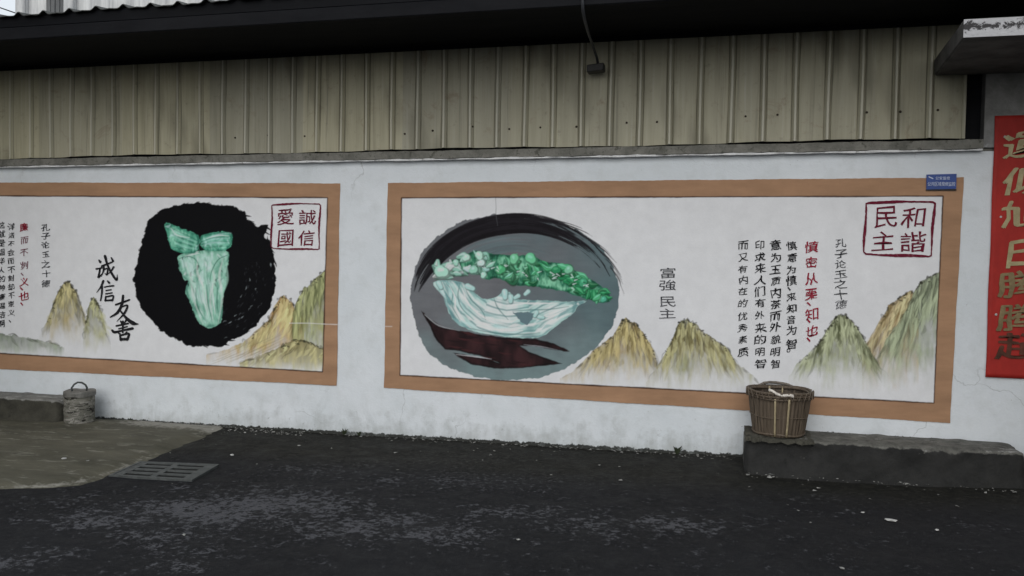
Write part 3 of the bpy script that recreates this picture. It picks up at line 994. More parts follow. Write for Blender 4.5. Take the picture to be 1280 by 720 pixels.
def mountain(cv, ridge, base, top_col, mid_col, pid, ink=(46, 46, 36), dens=1.0, fade=1.0, lean=None, tint=None):
    """Water-colour peak: washes fading to the white ground, brush lines falling from the ridge."""
    def mute(c, k=0.92, g=0.94):
        c = np.array(c, float); l_ = c.mean()
        return tuple((l_ + (c - l_) * k) * g)
    top_col, mid_col = mute(top_col, g=0.86), mute(mid_col)
    tint = mute(tint, 1.0) if tint is not None else None
    R = np.array(ridge, float)
    r = np.random.default_rng(int(R[0, 0] * 7) % 10000 + pid)
    bx = cv.box((R[:, 0].min(), R[:, 1].min()), (R[:, 0].max(), base), 3)
    if bx is None: return
    sl, X, Y = bx
    jag = 2.2 * cv.noise(6, 3, 1.0, 4.0)[sl] + 1.1 * cv.noise(2.2, 2, 1.0, 6.0)[sl]
    rid = np.interp(X, R[:, 0], R[:, 1]) + jag
    inside = (X >= R[0, 0]) & (X <= R[-1, 0])
    pk = R[np.argmin(R[:, 1])]
    H = base - pk[1]
    t = np.clip((Y - pk[1]) / H, 0, 1)
    n1 = cv.noise(15, 3)[sl]; n2 = cv.noise(4.5, 3, 0.55, 3.0)[sl]; n3 = cv.noise(9, 3, 0.6, 2.2)[sl]
    dep = Y - rid
    al = np.clip(dep / 1.0 + 0.5, 0, 1) * inside
    al = al * np.clip(1.12 - fade * t ** 1.3 + 0.40 * n1 + 0.35 * n3, 0.0, 1) * np.clip((base - Y) / (0.35 * H) + 0.35 * n3, 0, 1)
    mixf = np.clip(t * 1.3 + 0.5 * n1 + 0.3 * n3, 0, 1)[..., None]
    col = pc(*top_col) * (1 - mixf) + pc(*mid_col) * mixf
    if tint is not None:
        tf = np.clip(0.5 + 1.6 * cv.noise(20, 2)[sl], 0, 1)[..., None] * 0.6
        col = col * (1 - tf) + pc(*tint) * tf
    col = col * (1 + 0.34 * n2[..., None] + 0.25 * n3[..., None])
    # a loaded dark edge where the brush first touched, under the ridge
    ed = np.clip(1 - dep / (3.5 + 3 * n1), 0, 1) * np.clip(1.05 - t, 0, 1) * np.clip(0.55 + 1.4 * n3, 0, 1)
    col = col * (1 - 0.6 * ed[..., None]) + pc(*ink) * 0.6 * ed[..., None]
    cv.put(sl, al * 0.90, col, pid, 0.22)
    nst = int(len(R) * 4.6 * dens * max(0.5, H / 70) * (R[-1, 0] - R[0, 0]) / 60)
    for _ in range(nst):
        u = r.uniform(R[0, 0] + 1, R[-1, 0] - 1)
        v = np.interp(u, R[:, 0], R[:, 1]) + r.exponential(H * 0.10) + 1
        side = (u - pk[0]) / (R[-1, 0] - R[0, 0]) * 2 if lean is None else lean
        L = r.uniform(0.06, 0.34) * H
        x1 = u + side * L * r.uniform(0.2, 0.9) + r.uniform(-2.5, 2.5)
        p = [(u, v), (u + (x1 - u) * 0.35 + r.uniform(-1.6, 1.6), v + L * 0.4), (u + (x1 - u) * 0.7 + r.uniform(-1.6, 1.6), v + L * 0.7), (x1, v + L)]
        tt = (v + L * 0.5 - pk[1]) / H
        if tt > 0.72: continue
        k = r.uniform()
        if k < 0.22:
            c, a, wd = pc(*ink), r.uniform(0.35, 0.9) * (1.05 - tt) ** 1.3, r.uniform(0.4, 1.0)
        elif k < 0.55:
            c, a, wd = pc(*top_col) * r.uniform(0.5, 0.9), 0.6 * (1.1 - tt), r.uniform(1.0, 2.8)
        else:
            c, a, wd = pc(*mid_col) * r.uniform(1.1, 1.75), 0.62 * (1.15 - tt), r.uniform(0.9, 2.8)
        cv.stroke(p, [wd * 0.4, wd, wd * 0.6, 0.1], np.clip(c, 0, 0.8), max(0, min(1, a)), soft=1.1)
    # ridge contour in broken ink, and moss dots
    for i in range(len(R) - 1):
        for _k in range(2):
            if r.uniform() < 0.75:
                a, b = R[i] * 1.0, R[i + 1] * 1.0
                f0 = r.uniform(0, 0.4); a, b = a + (b - a) * f0, a + (b - a) * (f0 + r.uniform(0.3, 0.6))
                j_ = r.uniform(-1.2, 2.2, 2) * (0.6, 1)
                m_ = (a + b) / 2 + r.uniform(-1.5, 1.5, 2)
                cv.stroke([a + j_, m_ + j_, b + j_ + (0, r.uniform(0, 2))], [0.4, r.uniform(0.7, 1.9), 0.3], pc(*ink) * r.uniform(0.6, 1.2), r.uniform(0.5, 0.95) * np.clip(1.1 - (m_[1] - pk[1]) / H, 0.05, 1), soft=0.8)
    for _ in range(int(12 * dens * (R[-1, 0] - R[0, 0]) / 70)):
        u = np.clip(r.normal(pk[0], (R[-1, 0] - R[0, 0]) * 0.24), R[0, 0], R[-1, 0])
        v = np.interp(u, R[:, 0], R[:, 1]) + r.uniform(-1.2, 5)
        if (v - pk[1]) / H > 0.6: continue
        cv.stroke([(u, v), (u + r.uniform(0.3, 1.8), v + r.uniform(-0.4, 1.2))], r.uniform(0.4, 1.0), pc(*ink) * r.uniform(0.6, 1.3), 0.7)


def clump(cv, u, v, rad, col, r, light=1.5, ang=None, el=1.0):
    """One loaded brush dab: darker rim, body, pale touch."""
    ang = r.uniform(0, math.pi) if ang is None else ang
    dx, dy = math.cos(ang) * rad * 0.5 * el, math.sin(ang) * rad * 0.5 * el
    col = np.array(col)
    cv.stroke([(u - dx, v - dy), (u + dx, v + dy)], [rad * 0.62, rad * 0.5], col * 0.33, 0.85, soft=1.2, smooth=False)
    cv.stroke([(u - dx - rad * .1, v - dy - rad * .12), (u + dx - rad * .1, v + dy - rad * .12)], [rad * 0.5, rad * 0.38], col, 0.95, soft=1.2, smooth=False)
    cv.stroke([(u - dx - rad * .2, v - dy - rad * .25), (u + dx * .4 - rad * .1, v + dy * .4 - rad * .3)], [rad * 0.18, rad * 0.12], np.clip(col * light + 0.06, 0, 0.8), 0.8, soft=1.4, smooth=False)


def mural_parts(root, outer, cv, names, step=0.7, Y=-0.002):
    """Lay the canvas on the wall as one grid and hand each painted motif its own mesh."""
    TL, TR, BR, BL = [np.array(c, float) for c in outer]
    nx = int(max(np.linalg.norm(TR - TL), np.linalg.norm(BR - BL)) / step); ny = int(np.linalg.norm(BR - TR) / step)
    sx, ty = np.meshgrid(np.linspace(0, 1, nx + 1), np.linspace(0, 1, ny + 1))
    s_, t_ = sx[..., None], ty[..., None]
    UV = (TL * (1 - s_) + TR * s_) * (1 - t_) + (BL * (1 - s_) + BR * s_) * t_
    # a hand-painted outer edge is never ruled
    wv = 0.22 * (np.sin(UV[..., 0] * 0.05) + 0.6 * np.sin(UV[..., 0] * 0.17 + 1) + 0.4 * np.sin(UV[..., 0] * 0.61))
    UV[..., 1] += wv * np.clip(1 - np.minimum(ty, 1 - ty) / 0.03, 0, 1)
    wh = 0.25 * (np.sin(UV[..., 1] * 0.06) + 0.6 * np.sin(UV[..., 1] * 0.19 + 1))
    UV[..., 0] += wh * np.clip(1 - np.minimum(sx, 1 - sx) / 0.012, 0, 1)
    gx = np.clip((UV[..., 0] - cv.u0) * cv.res, 0, cv.w - 1.001); gy = np.clip((UV[..., 1] - cv.v0) * cv.res, 0, cv.h - 1.001)
    ix, iy = gx.astype(int), gy.astype(int); fx, fy = (gx - ix)[..., None], (gy - iy)[..., None]
    C = (cv.rgb[iy, ix] * (1 - fx) + cv.rgb[iy, ix + 1] * fx) * (1 - fy) + (cv.rgb[iy + 1, ix] * (1 - fx) + cv.rgb[iy + 1, ix + 1] * fx) * fy
    P = at_many(UV[..., 0], UV[..., 1], Y)
    ctr = (UV[:-1, :-1] + UV[1:, 1:]) / 2
    pid = cv.pid[np.clip(((ctr[..., 1] - cv.v0) * cv.res).round().astype(int), 0, cv.h - 1), np.clip(((ctr[..., 0] - cv.u0) * cv.res).round().astype(int), 0, cv.w - 1)]
    out = {}
    for k, nm in names.items():
        o = grid_mesh(nm, P[:, ::-1], (pid == k)[:, ::-1], M['paint'], attr={'paint': C[:, ::-1]}, smooth=False)
        if o: out[k] = adopt(o, root)
    return out


WHITE = np.array([0.775, 0.785, 0.81])
BROWN = pc(135, 106, 83)


def ground_and_border(cv, outer, inner):
    n = cv.noise(60, 4)[..., None] * 0.035 + cv.noise(9, 3)[..., None] * 0.02
    cv.rgb *= 1 + n
    X, Y = np.meshgrid(np.arange(cv.w) / cv.res + cv.u0, np.arange(cv.h) / cv.res + cv.v0)
    ins = poly_inside(X, Y, inner)
    dist = poly_dist(X, Y, inner)
    return X, Y, ins, dist


def finish_border(cv, inner, pid):
    X, Y = np.meshgrid(np.arange(cv.w) / cv.res + cv.u0, np.arange(cv.h) / cv.res + cv.v0)
    ins = poly_inside(X, Y, inner)
    d = poly_dist(X, Y, inner) * np.where(ins, -1, 1) + 0.35 * cv.noise(25, 3) + 0.12 * cv.noise(4, 2)
    al = np.clip(d / 0.6 + 0.5, 0, 1)
    br = BROWN * (1 + 0.17 * cv.noise(30, 3, 2.0, 0.5)[..., None] + 0.07 * cv.noise(5, 3, 3, 0.5)[..., None])
    cv.rgb = cv.rgb * (1 - al[..., None]) + br * al[..., None]
    cv.pid = np.where(d > 0, pid, cv.pid)
    lw = 0.85 + 0.35 * cv.noise(30, 2)
    la = np.clip((lw - np.abs(d - 0.4)) / 0.7 + 0.5, 0, 1) * (0.88 + 0.12 * cv.noise(12, 2))
    la = np.clip(la, 0, 1)
    cv.rgb = cv.rgb * (1 - la[..., None]) + pc(44, 26, 22) * la[..., None]


MG = 'painted murals along the white wall'

# ------------------------------------------------------------------ MURAL ON THE LEFT
o1 = [(-62, 227.8), (425, 229.1), (421, 482.0), (-64, 458.0)]
i1 = [(-48, 245.0), (409, 247.6), (403, 464.5), (-50, 438.5)]
cv = Canvas(-70, 222, 432, 488, 2, WHITE)
ground_and_border(cv, o1, i1)
# low green hill at the far left
hill = [(-60, 410), (-50, 411), (-40, 412), (0, 417), (30, 421), (55, 427), (80, 433)]
mountain(cv, hill, 446, (112, 122, 104), (128, 138, 120), 1, (60, 66, 54), 0.8, 0.75, lean=1.6)
mountain(cv, [(49, 420), (58, 403), (64, 388), (70, 370), (75, 360), (81, 352), (87, 352), (92, 361), (97, 367), (100, 376), (104, 390), (108, 404), (112, 420)], 436, (112, 106, 62), (158, 150, 108), 2, dens=1.5, tint=(140, 122, 74))
mountain(cv, [(104, 425), (107, 405), (110, 386), (113, 377), (117, 371), (121, 375), (125, 384), (129, 398), (133, 415), (138, 432)], 440, (112, 112, 72), (150, 150, 112), 3, dens=1.4, fade=0.85)
# peaks on the right
mountain(cv, [(258, 444), (285, 436), (303, 428), (316, 418), (326, 409), (334, 402), (340, 390), (346, 378), (351, 371), (355, 369), (360, 374), (365, 377), (368, 385), (374, 392), (380, 400)], 462, (150, 118, 62), (172, 158, 112), 4, dens=1.7, tint=(168, 128, 60), fade=0.55, lean=-0.75)
mountain(cv, [(366, 392), (370, 378), (374, 370), (380, 360), (386, 357), (392, 350), (398, 345), (404, 339), (410, 337)], 470, (104, 112, 72), (146, 150, 104), 5, dens=2.0, tint=(122, 118, 70), fade=0.5, lean=-0.12)
mountain(cv, [(300, 452), (330, 443), (350, 433), (362, 427), (376, 424), (388, 428), (398, 434), (410, 437)], 468, (136, 126, 82), (168, 162, 118), 4, dens=1.3, fade=0.45, lean=-1.3)
for k in range(26):
    r = np.random.default_rng(k + 40)
    u, v = r.uniform(262, 330), 0
    v = np.interp(u, [258, 300, 340], [445, 436, 424]) + r.uniform(0, 16)
    cv.stroke([(u, v), (u + 14, v - 5), (u + 30, v - 13)], [0.2, 0.5, 0.2], pc(120, 112, 84), 0.35)
# ink disc
disc = [(45, 330), (60, 270), (75, 200), (95, 130), (140, 90), (190, 75), (240, 65), (300, 68), (350, 72), (390, 80), (430, 95), (445, 125), (480, 146), (512, 142), (505, 165), (500, 182), (520, 200), (535, 240), (539, 300), (537, 360), (528, 410), (500, 455), (470, 490), (430, 520), (380, 545), (350, 565), (320, 558), (280, 560), (230, 562), (210, 545), (160, 520), (120, 490), (100, 460), (70, 430), (55, 380)]
D = np.array([(150 + x / 2.768, 230 + y / 2.768) for x, y in disc])
INK = np.array([0.0028, 0.0029, 0.0042])
cv.poly(D, INK, 2.6, 6, pid=6)
cx, cy = D.mean(0)
r = np.random.default_rng(5)
for k in range(60):
    i = r.integers(len(D)); f = r.uniform()
    p = D[i] * (1 - f) + D[(i + 1) % len(D)] * f
    n_ = p - (cx, cy); n_ /= np.linalg.norm(n_); tg = np.array([-n_[1], n_[0]]) * r.choice([-1, 1])
    st_ = p - n_ * r.uniform(1, 5)
    cv.stroke([st_, st_ + tg * 4 + n_ * 1.2, st_ + tg * 8 + n_ * r.uniform(1.0, 3.6)], [1.2, 0.9, 0.15], INK, 0.95, pid=6)
for k in range(60):      # sheen of uneven paint left inside the disc
    a = r.uniform(-0.3, 1.25); q = r.uniform(48, 84)
    p = np.array([258 + q * math.cos(a), 345 + q * math.sin(a) * 0.98])
    if not poly_inside(np.array([p[0]]), np.array([p[1]]), D)[0]: continue
    tg = np.array([-math.sin(a), math.cos(a)]) * r.uniform(2, 5)
    c = pc(*((120, 128, 132) if r.uniform() < 0.3 else (48, 50, 54)))
    cv.stroke([p, p + tg * 0.5 + r.uniform(-1, 1, 2), p + tg], [0.2, r.uniform(0.3, 0.7), 0.1], c, r.uniform(0.3, 0.8))
# jade-green leafy form
Q = lambda L: np.array([(150 + x / 2.768, 230 + y / 2.768) for x, y in L])
body = Q([(200, 262), (222, 238), (270, 232), (330, 226), (376, 236), (372, 275), (366, 320), (368, 350), (354, 400), (356, 440), (346, 480), (318, 496), (286, 490), (262, 460), (248, 420), (226, 370), (236, 335), (220, 325)])
cv.poly(smooth_closed(body, 3), pc(112, 160, 142), 2.4, 5, pid=7)
lf1 = Q([(156, 140), (180, 140), (215, 156), (250, 168), (274, 182), (272, 215), (258, 238), (215, 240), (178, 222), (166, 185)])
lf2 = Q([(278, 184), (300, 172), (345, 166), (382, 168), (390, 186), (380, 218), (352, 232), (312, 232), (286, 222)])
cv.poly(smooth_closed(lf1, 3), pc(74, 140, 118), 2.6, 5, pid=7)
cv.poly(smooth_closed(lf2, 3), pc(84, 152, 128), 2.6, 5, pid=7)
r = np.random.default_rng(77)


def inside(p, poly):
    return poly_inside(np.array([p[0]]), np.array([p[1]]), poly)[0]




def model(cv, poly_, dark, mid, light, seed, scale=9, rim=5.0):
    """Wet-in-wet modelling: a body wash rounded from a dark rim to pale swells."""
    P = np.array(poly_, float)
    sl, X, Y = cv.box(P.min(0), P.max(0), 3)
    d = poly_dist(X, Y, P) * np.where(poly_inside(X, Y, P), 1, -1)
    n1 = cv.noise(scale, 3, 0.8, 1.5)[sl]; n2 = cv.noise(scale * 0.4, 2, 0.7, 1.6)[sl]
    h = np.clip(d / rim, 0, 1) * 0.62 + 0.75 * n1 + 0.30 * n2
    h = np.clip(h, 0, 1)[..., None]
    c = np.where(h < 0.45, pc(*dark) + (pc(*mid) - pc(*dark)) * (h / 0.45), pc(*mid) + (pc(*light) - pc(*mid)) * ((h - 0.45) / 0.55))
    cv.put(sl, np.clip(d / 1.0 + 0.3, 0, 1) * 0.9, c)


model(cv, smooth_closed(body, 3), (72, 118, 104), (122, 168, 150), (168, 204, 188), 1)
model(cv, smooth_closed(lf1, 3), (34, 92, 76), (74, 140, 118), (132, 188, 166), 2, 8, 4)
model(cv, smooth_closed(lf2, 3), (40, 100, 82), (84, 150, 128), (142, 196, 174), 3, 8, 4)
for poly_, n_, cols in ((lf1, 30, [(26, 80, 66), (54, 118, 98), (120, 182, 160), (160, 206, 190)]), (lf2, 26, [(32, 92, 76), (64, 132, 110), (126, 186, 166), (160, 206, 190)])):
    lo, hi = poly_.min(0), poly_.max(0); c0 = (lo + hi) / 2
    for k in range(n_):
        p = r.uniform(lo, hi)
        if not inside(p, poly_): continue
        a = math.atan2(p[1] - c0[1], (p[0] - c0[0]) * 0.6) + math.pi / 2 + r.uniform(-0.3, 0.3); L = r.uniform(2.5, 6)
        d_ = np.array([math.cos(a), math.sin(a)]) * L; pr = np.array([-d_[1], d_[0]]) * 0.45
        if not (inside(p - d_, poly_) and inside(p + d_, poly_)): continue
        cv.stroke([p - d_, p + pr, p + d_], [0.4, r.uniform(0.7, 1.7), 0.2], pc(*cols[r.integers(4)]), 0.65, soft=1.6)
for k in range(120):
    p = r.uniform(body.min(0), body.max(0))
    tt = (p[1] - 314) / 95
    a = math.radians(82 + 16 * math.sin(p[0] * 0.25 + p[1] * 0.06)) if tt > 0.42 else r.uniform(0.3, 2.6)
    L = r.uniform(3, 9) if tt > 0.42 else r.uniform(2, 5); d_ = np.array([math.cos(a), math.sin(a)]) * L
    if not (inside(p - d_, body) and inside(p + d_, body)): continue
    cols = [(58, 104, 90), (92, 142, 124), (146, 190, 172), (182, 214, 200), (124, 170, 152)]
    cv.stroke([p - d_, p + np.array([r.uniform(-2, 2), 0]), p + d_], [0.4, r.uniform(0.7, 1.9), 0.2], pc(*cols[r.integers(5)]), 0.62, soft=1.5)
for x_, y_, s_ in ((270, 284, 2.6), (327, 345, 1.9), (332, 332, 1.5), (236, 346, 1.5), (216, 255, 1.4), (352, 300, 1.2)):
    p = Q([(x_, y_)])[0]
    cv.stroke([p, p + np.array([r.uniform(-2, 2), s_ * 1.6])], [s_ * 0.6, s_ * 0.3], pc(16, 46, 40), 0.9, soft=1.0, pid=7)
veins = []
for k in range(9):       # leaf folds sweeping outwards from where the two leaves meet
    f = k / 8
    veins.append(([(266, 196 + 34 * f), (232 - 6 * f, 178 + 40 * f + 6 * math.sin(k * 2.1)), (200 + 6 * math.sin(k * 1.7), 164 + 48 * f), (168 + 26 * f, 146 + 62 * f)], ((24, 76, 64), (150, 202, 184), (96, 160, 138))[k % 3], (0.9, 1.3, 1.6)[k % 3]))
    veins.append(([(284, 194 + 26 * f), (318, 182 + 34 * f + 5 * math.sin(k * 1.9)), (346 + 5 * math.sin(k * 1.3), 174 + 40 * f), (384 - 10 * f, 170 + 46 * f)], ((28, 86, 70), (160, 208, 192), (104, 168, 146))[(k + 1) % 3], (0.9, 1.3, 1.5)[(k + 1) % 3]))
for k in range(15):      # long stalk folds running down to the foot
    f = k / 14
    x0_, x1_ = 216 + 152 * f, 282 + 62 * f
    sway = 10 * math.sin(k * 2.3)
    top_ = 246 + 26 * abs(math.sin(k * 1.9)); bot_ = 440 + 46 * abs(math.sin(k * 1.3))
    veins.append(([(x0_, top_), (x0_ * 0.8 + x1_ * 0.2 + sway, top_ + 60), (x0_ * 0.45 + x1_ * 0.55 - sway * 0.6, (top_ + bot_) / 2 + 20), (x1_, bot_)], ((64, 112, 98), (192, 222, 210), (150, 194, 176), (92, 140, 124))[k % 4], (0.9, 1.5, 1.7, 1.0)[k % 4]))
for L, c_, w_ in veins:
    cv.stroke(Q(L), [0.3, w_, w_ * 0.8, 0.2], pc(*c_), 0.48, soft=1.8)
for L in ([(206, 258), (232, 250), (262, 262), (280, 300)], [(372, 246), (340, 262), (318, 300), (310, 340)], [(262, 360), (268, 420), (292, 470)], [(300, 350), (304, 410), (318, 470)], [(338, 360), (336, 410), (340, 455)], [(278, 190), (270, 215), (278, 240)]):
    cv.stroke(Q(L), [0.4, 0.9, 0.3], pc(52, 100, 86), 0.75, soft=0.9)
for L in ([(285, 345), (290, 400), (306, 462)], [(320, 340), (322, 400), (330, 450)], [(225, 250), (250, 244), (275, 240)], [(176, 152), (196, 176), (240, 186)], [(300, 188), (340, 178), (376, 180)]):
    cv.stroke(Q(L), [0.3, 1.0, 0.3], pc(182, 214, 200), 0.75, soft=0.9)
finish_border(cv, i1, 8)
# the thin pale scar that runs out of the picture to the right
cv.stroke([(362, 404), (385, 404), (404, 405), (430, 406)], 0.45, pc(200, 200, 200), 0.7)

mur1 = empty('wall_mural', tuple(at(140, 470)))
tag(mur1, 'brown-bordered mural at left with a jade green leafy form on a black disc', 'mural', MG)
lab = mural_parts(mur1, o1, cv, {0: 'painted_ground', 1: 'painted_hill', 2: 'painted_peak', 3: 'painted_peak', 4: 'painted_peak', 5: 'painted_peak', 6: 'ink_disc', 7: 'leafy_form', 8: 'border'})
for k, t in {4: 'orange brown painted peak', 5: 'green painted peak at the right edge', 2: 'tall olive painted peak', 3: 'narrow olive painted peak'}.items():
    if k in lab: lab[k]['label'] = t


def seal(root, corners, chars, mat_name='seal_red', wpx=1.8):
    """Square seal: brushed frame plus four characters, each its own mesh."""
    fr = Canvas(corners[0][0] - 6, corners[0][1] - 6, corners[2][0] + 12, corners[2][1] + 8, 2, (0, 0, 0))
    bm_pts = []
    C = [np.array(c, float) for c in corners]
    VV, FF = [], []
    r = np.random.default_rng(int(C[0][0]))
    P = []
    for i in range(4):
        a, b = C[i], C[(i + 1) % 4]
        for t in np.linspace(0.03, 0.97, 26):
            P.append(a + (b - a) * t + r.uniform(-0.18, 0.18, 2) + 0.5 * np.array([math.sin(t * 7 + i), math.cos(t * 6 + i)]))
    P = np.array(P); N = len(P)
    c0 = P.mean(0)
    for i in range(N):
        tg = P[(i + 1) % N] - P[i - 1]; tg /= np.linalg.norm(tg); n_ = np.array([-tg[1], tg[0]])
        ww = wpx * (0.8 + 0.28 * math.sin(i * 0.23) + r.uniform(-0.14, 0.14))
        VV += [P[i] + n_ * ww / 2, P[i] - n_ * ww / 2]
    for i in range(N):
        j = (i + 1) % N
        FF.append((2 * i, 2 * i + 1, 2 * j + 1, 2 * j))
    s = text_mesh('seal', [(np.array(VV), FF)], M[mat_name], root)
    s['label'] = 'red brushed square seal'
    for i, (ch, u, v, wp, hp) in enumerate(chars):
        o = text_mesh('seal_character', [char_px(ch, u, v, wp, hp, 900 + i + int(u), weight=0.004, slant=0.05, wob=0.028)], M[mat_name], root)
        mw = o.matrix_parent_inverse.copy()
        o.parent = s
        o.matrix_parent_inverse = Matrix.Identity(4)
    return s


seal(mur1, [(339.8, 255.5), (400.0, 254.5), (398.4, 312.2), (339.0, 310.2)], [('愛', 356.8, 271.0, 21, 20), ('誠', 384.5, 271.5, 21, 19), ('國', 357.0, 297.5, 20, 20), ('信', 383.0, 297.5, 19, 19)], wpx=2.3)
T7 = '孔子论玉之十德'
text_mesh('inscription', column(T7, 57.3, 0, 0, 10.5, 9.5, 31, [284.4, 295, 306, 318, 330, 342, 354.5]), M['ink_grey'], mur1)
text_mesh('inscription', column('廉', 30, 0, 0, 12, 12, 32, [283.8], weight=0.022), M['red_ink'], mur1)['label'] = 'bold red first character'
text_mesh('inscription', column('而不刿、', 30, 0, 0, 11, 11, 34, [300, 315.5, 332, 343]), M['purple_ink'], mur1)['label'] = 'faded purplish red characters'
text_mesh('inscription', column('义、也、', 30, 0, 0, 12, 12, 33, [352, 361, 370, 380], weight=0.014), M['red_ink'], mur1)['label'] = 'red brushed characters'
text_mesh('inscription', column('洋洁不会而不割却不崇义、', 14, 283.3, 10.75, 8.8, 9.2, 37), M['ink'], mur1)
text_mesh('inscription', column('这就是温华人的神廉温洁啊', 2, 281.5, 11.2, 9.0, 9.6, 38), M['ink'], mur1)

# four large running-hand characters, brushed stroke by stroke
BIG = {
    '诚': [([(121, 128), (130, 142)], [3, 6]), ([(103, 186), (124, 182), (140, 178)], [4, 3, 4]), ([(128, 184), (124, 210), (118, 238), (126, 234), (142, 214)], [4, 4, 5, 3, 1]),
          ([(138, 168), (170, 156), (206, 142)], [4, 4, 3]), ([(152, 164), (150, 198), (134, 236)], [4, 4, 1]), ([(152, 190), (176, 184), (172, 222), (158, 212)], [3, 3, 4, 1]),
          ([(160, 102), (176, 160), (202, 212), (234, 256), (239, 222)], [6, 4.5, 5, 5, 1]), ([(216, 172), (200, 198), (178, 220)], [4, 3, 1]), ([(200, 112), (212, 136)], [2.5, 5])],
    '信': [([(150, 262), (134, 300), (106, 338)], [5, 4, 1]), ([(142, 296), (140, 340), (132, 390)], [4, 4, 3]), ([(176, 262), (188, 276)], [3, 5]), ([(156, 303), (184, 297), (216, 294)], [3, 3, 4]),
          ([(166, 325), (200, 319)], [3, 3]), ([(164, 346), (206, 339)], [3, 3]), ([(166, 362), (160, 392)], [4, 3]), ([(164, 366), (212, 358), (206, 392)], [3, 4, 3]), ([(160, 388), (210, 386)], [4, 4])],
    '友': [([(228, 416), (270, 402), (318, 384)], [4, 4.5, 4]), ([(277, 356), (268, 415), (240, 466), (194, 496)], [5, 6, 6, 3]), ([(262, 432), (304, 420), (286, 468), (236, 524)], [3, 4, 5, 1]),
          ([(256, 450), (296, 500), (340, 534), (374, 540)], [3, 6, 9, 2])],
    '善': [([(260, 520), (272, 538)], [3, 6]), ([(298, 512), (284, 536)], [5, 2]), ([(232, 552), (310, 536)], [4, 4]), ([(248, 571), (304, 556)], [3, 3]), ([(206, 580), (222, 592), (270, 582), (338, 568)], [5, 6, 4, 6]),
          ([(276, 522), (274, 594)], [4.5, 4]), ([(246, 596), (258, 606)], [3, 5]), ([(300, 592), (288, 604)], [4, 2]), ([(256, 612), (262, 644)], [4, 5]), ([(256, 614), (312, 602), (302, 642)], [4, 5, 5]), ([(260, 638), (306, 636)], [6, 6])],
}


def brush(strokes, org, sc, wk=1.0):
    VV, FF = [], []
    for pts, wid in strokes:
        P = np.array(pts, float); W = np.array(wid, float)
        n = len(P); q = np.linspace(0, n - 1, (n - 1) * 8 + 1); i = np.minimum(q.astype(int), n - 2); f = (q - i)[:, None]
        E = np.concatenate([[2 * P[0] - P[1]], P, [2 * P[-1] - P[-2]]])
        p0, p1, p2, p3 = E[i], E[i + 1], E[i + 2], E[i + 3]
        C = 0.5 * (2 * p1 + (p2 - p0) * f + (2 * p0 - 5 * p1 + 4 * p2 - p3) * f ** 2 + (3 * p1 - p0 - 3 * p2 + p3) * f ** 3)
        W = np.interp(q, np.arange(n), W) * wk
        T = np.gradient(C, axis=0); T /= np.linalg.norm(T, axis=1)[:, None] + 1e-9
        N = np.stack([-T[:, 1], T[:, 0]], -1)
        C = np.concatenate([[C[0] - T[0] * W[0] * .8], C, [C[-1] + T[-1] * W[-1] * .8]])
        N = np.concatenate([[N[0]], N, [N[-1]]]); W = np.concatenate([[W[0] * .35], W, [W[-1] * .3]])
        L_, R_ = C + N * W[:, None], C - N * W[:, None]
        b = len(VV)
        for a, c in zip(L_, R_): VV += [a, c]
        FF += [(b + 2 * k, b + 2 * k + 1, b + 2 * k + 3, b + 2 * k + 2) for k in range(len(C) - 1)]
    VV = np.array(VV) / sc + np.array(org)
    return VV, FF


def brush_mesh(name, strokes, org, sc, mat, parent, wk=1.0):
    # each stroke sits a hair above the one before, so crossings never share a plane
    VV, FF, n = [], [], 0
    for k, s in enumerate(strokes):
        V, F = brush([s], org, sc, wk)
        VV.append(at_many(V[:, 0], V[:, 1], -0.006 - 0.0002 * k)); FF += [tuple(i + n for i in f) for f in F]; n += len(V)
    return adopt(from_py(name, np.concatenate(VV), FF, mat), parent)


for ch, st_ in BIG.items():
    o = brush_mesh('brushed_character', st_, (100, 300), 5.14, M['ink'], mur1, 1.5)
    o['label'] = 'large black running-hand character'

# ------------------------------------------------------------------ MURAL IN THE MIDDLE AND RIGHT
o2 = [(484.5, 228.7), (1204.8, 221.7), (1187.6, 528.7), (480.0, 484.8)]
i2 = [(502.2, 247.6), (1178.3, 245.6), (1167.0, 503.4), (500.4, 468.8)]
cv = Canvas(474, 215, 1212, 534, 2, WHITE)
cv.seed = 400
ground_and_border(cv, o2, i2)
mountain(cv, [(700, 474), (716, 464), (733, 448), (742, 438), (752, 430), (760, 424), (766, 420), (772, 410), (777, 399), (782, 397), (788, 402), (795, 404), (802, 413), (808, 422), (814, 430), (819, 446), (823, 464)], 486, (128, 112, 66), (160, 148, 102), 1, dens=1.9, tint=(146, 122, 74), fade=0.75)
mountain(cv, [(808, 478), (822, 458), (834, 436), (842, 420), (847, 404), (853, 401), (858, 397), (863, 402), (870, 405), (876, 412), (888, 420), (896, 426), (908, 434), (916, 446), (926, 458), (940, 468), (950, 480)], 492, (126, 114, 66), (152, 148, 108), 2, dens=1.9, tint=(118, 122, 84), fade=0.8)
mountain(cv, [(1078, 440), (1088, 422), (1097, 406), (1101, 398), (1109, 390), (1110, 381), (1120, 376), (1128, 370), (1138, 362), (1142, 366), (1146, 380), (1148, 400)], 486, (140, 116, 70), (168, 154, 118), 4, dens=1.9, tint=(150, 118, 66), fade=0.85, lean=-0.7)
mountain(cv, [(1094, 452), (1108, 424), (1122, 404), (1134, 386), (1142, 366), (1150, 354), (1156, 350), (1164, 345), (1172, 341), (1180, 336)], 488, (100, 110, 88), (142, 152, 124), 5, dens=1.9, tint=(112, 118, 92), fade=0.8, lean=-0.45)
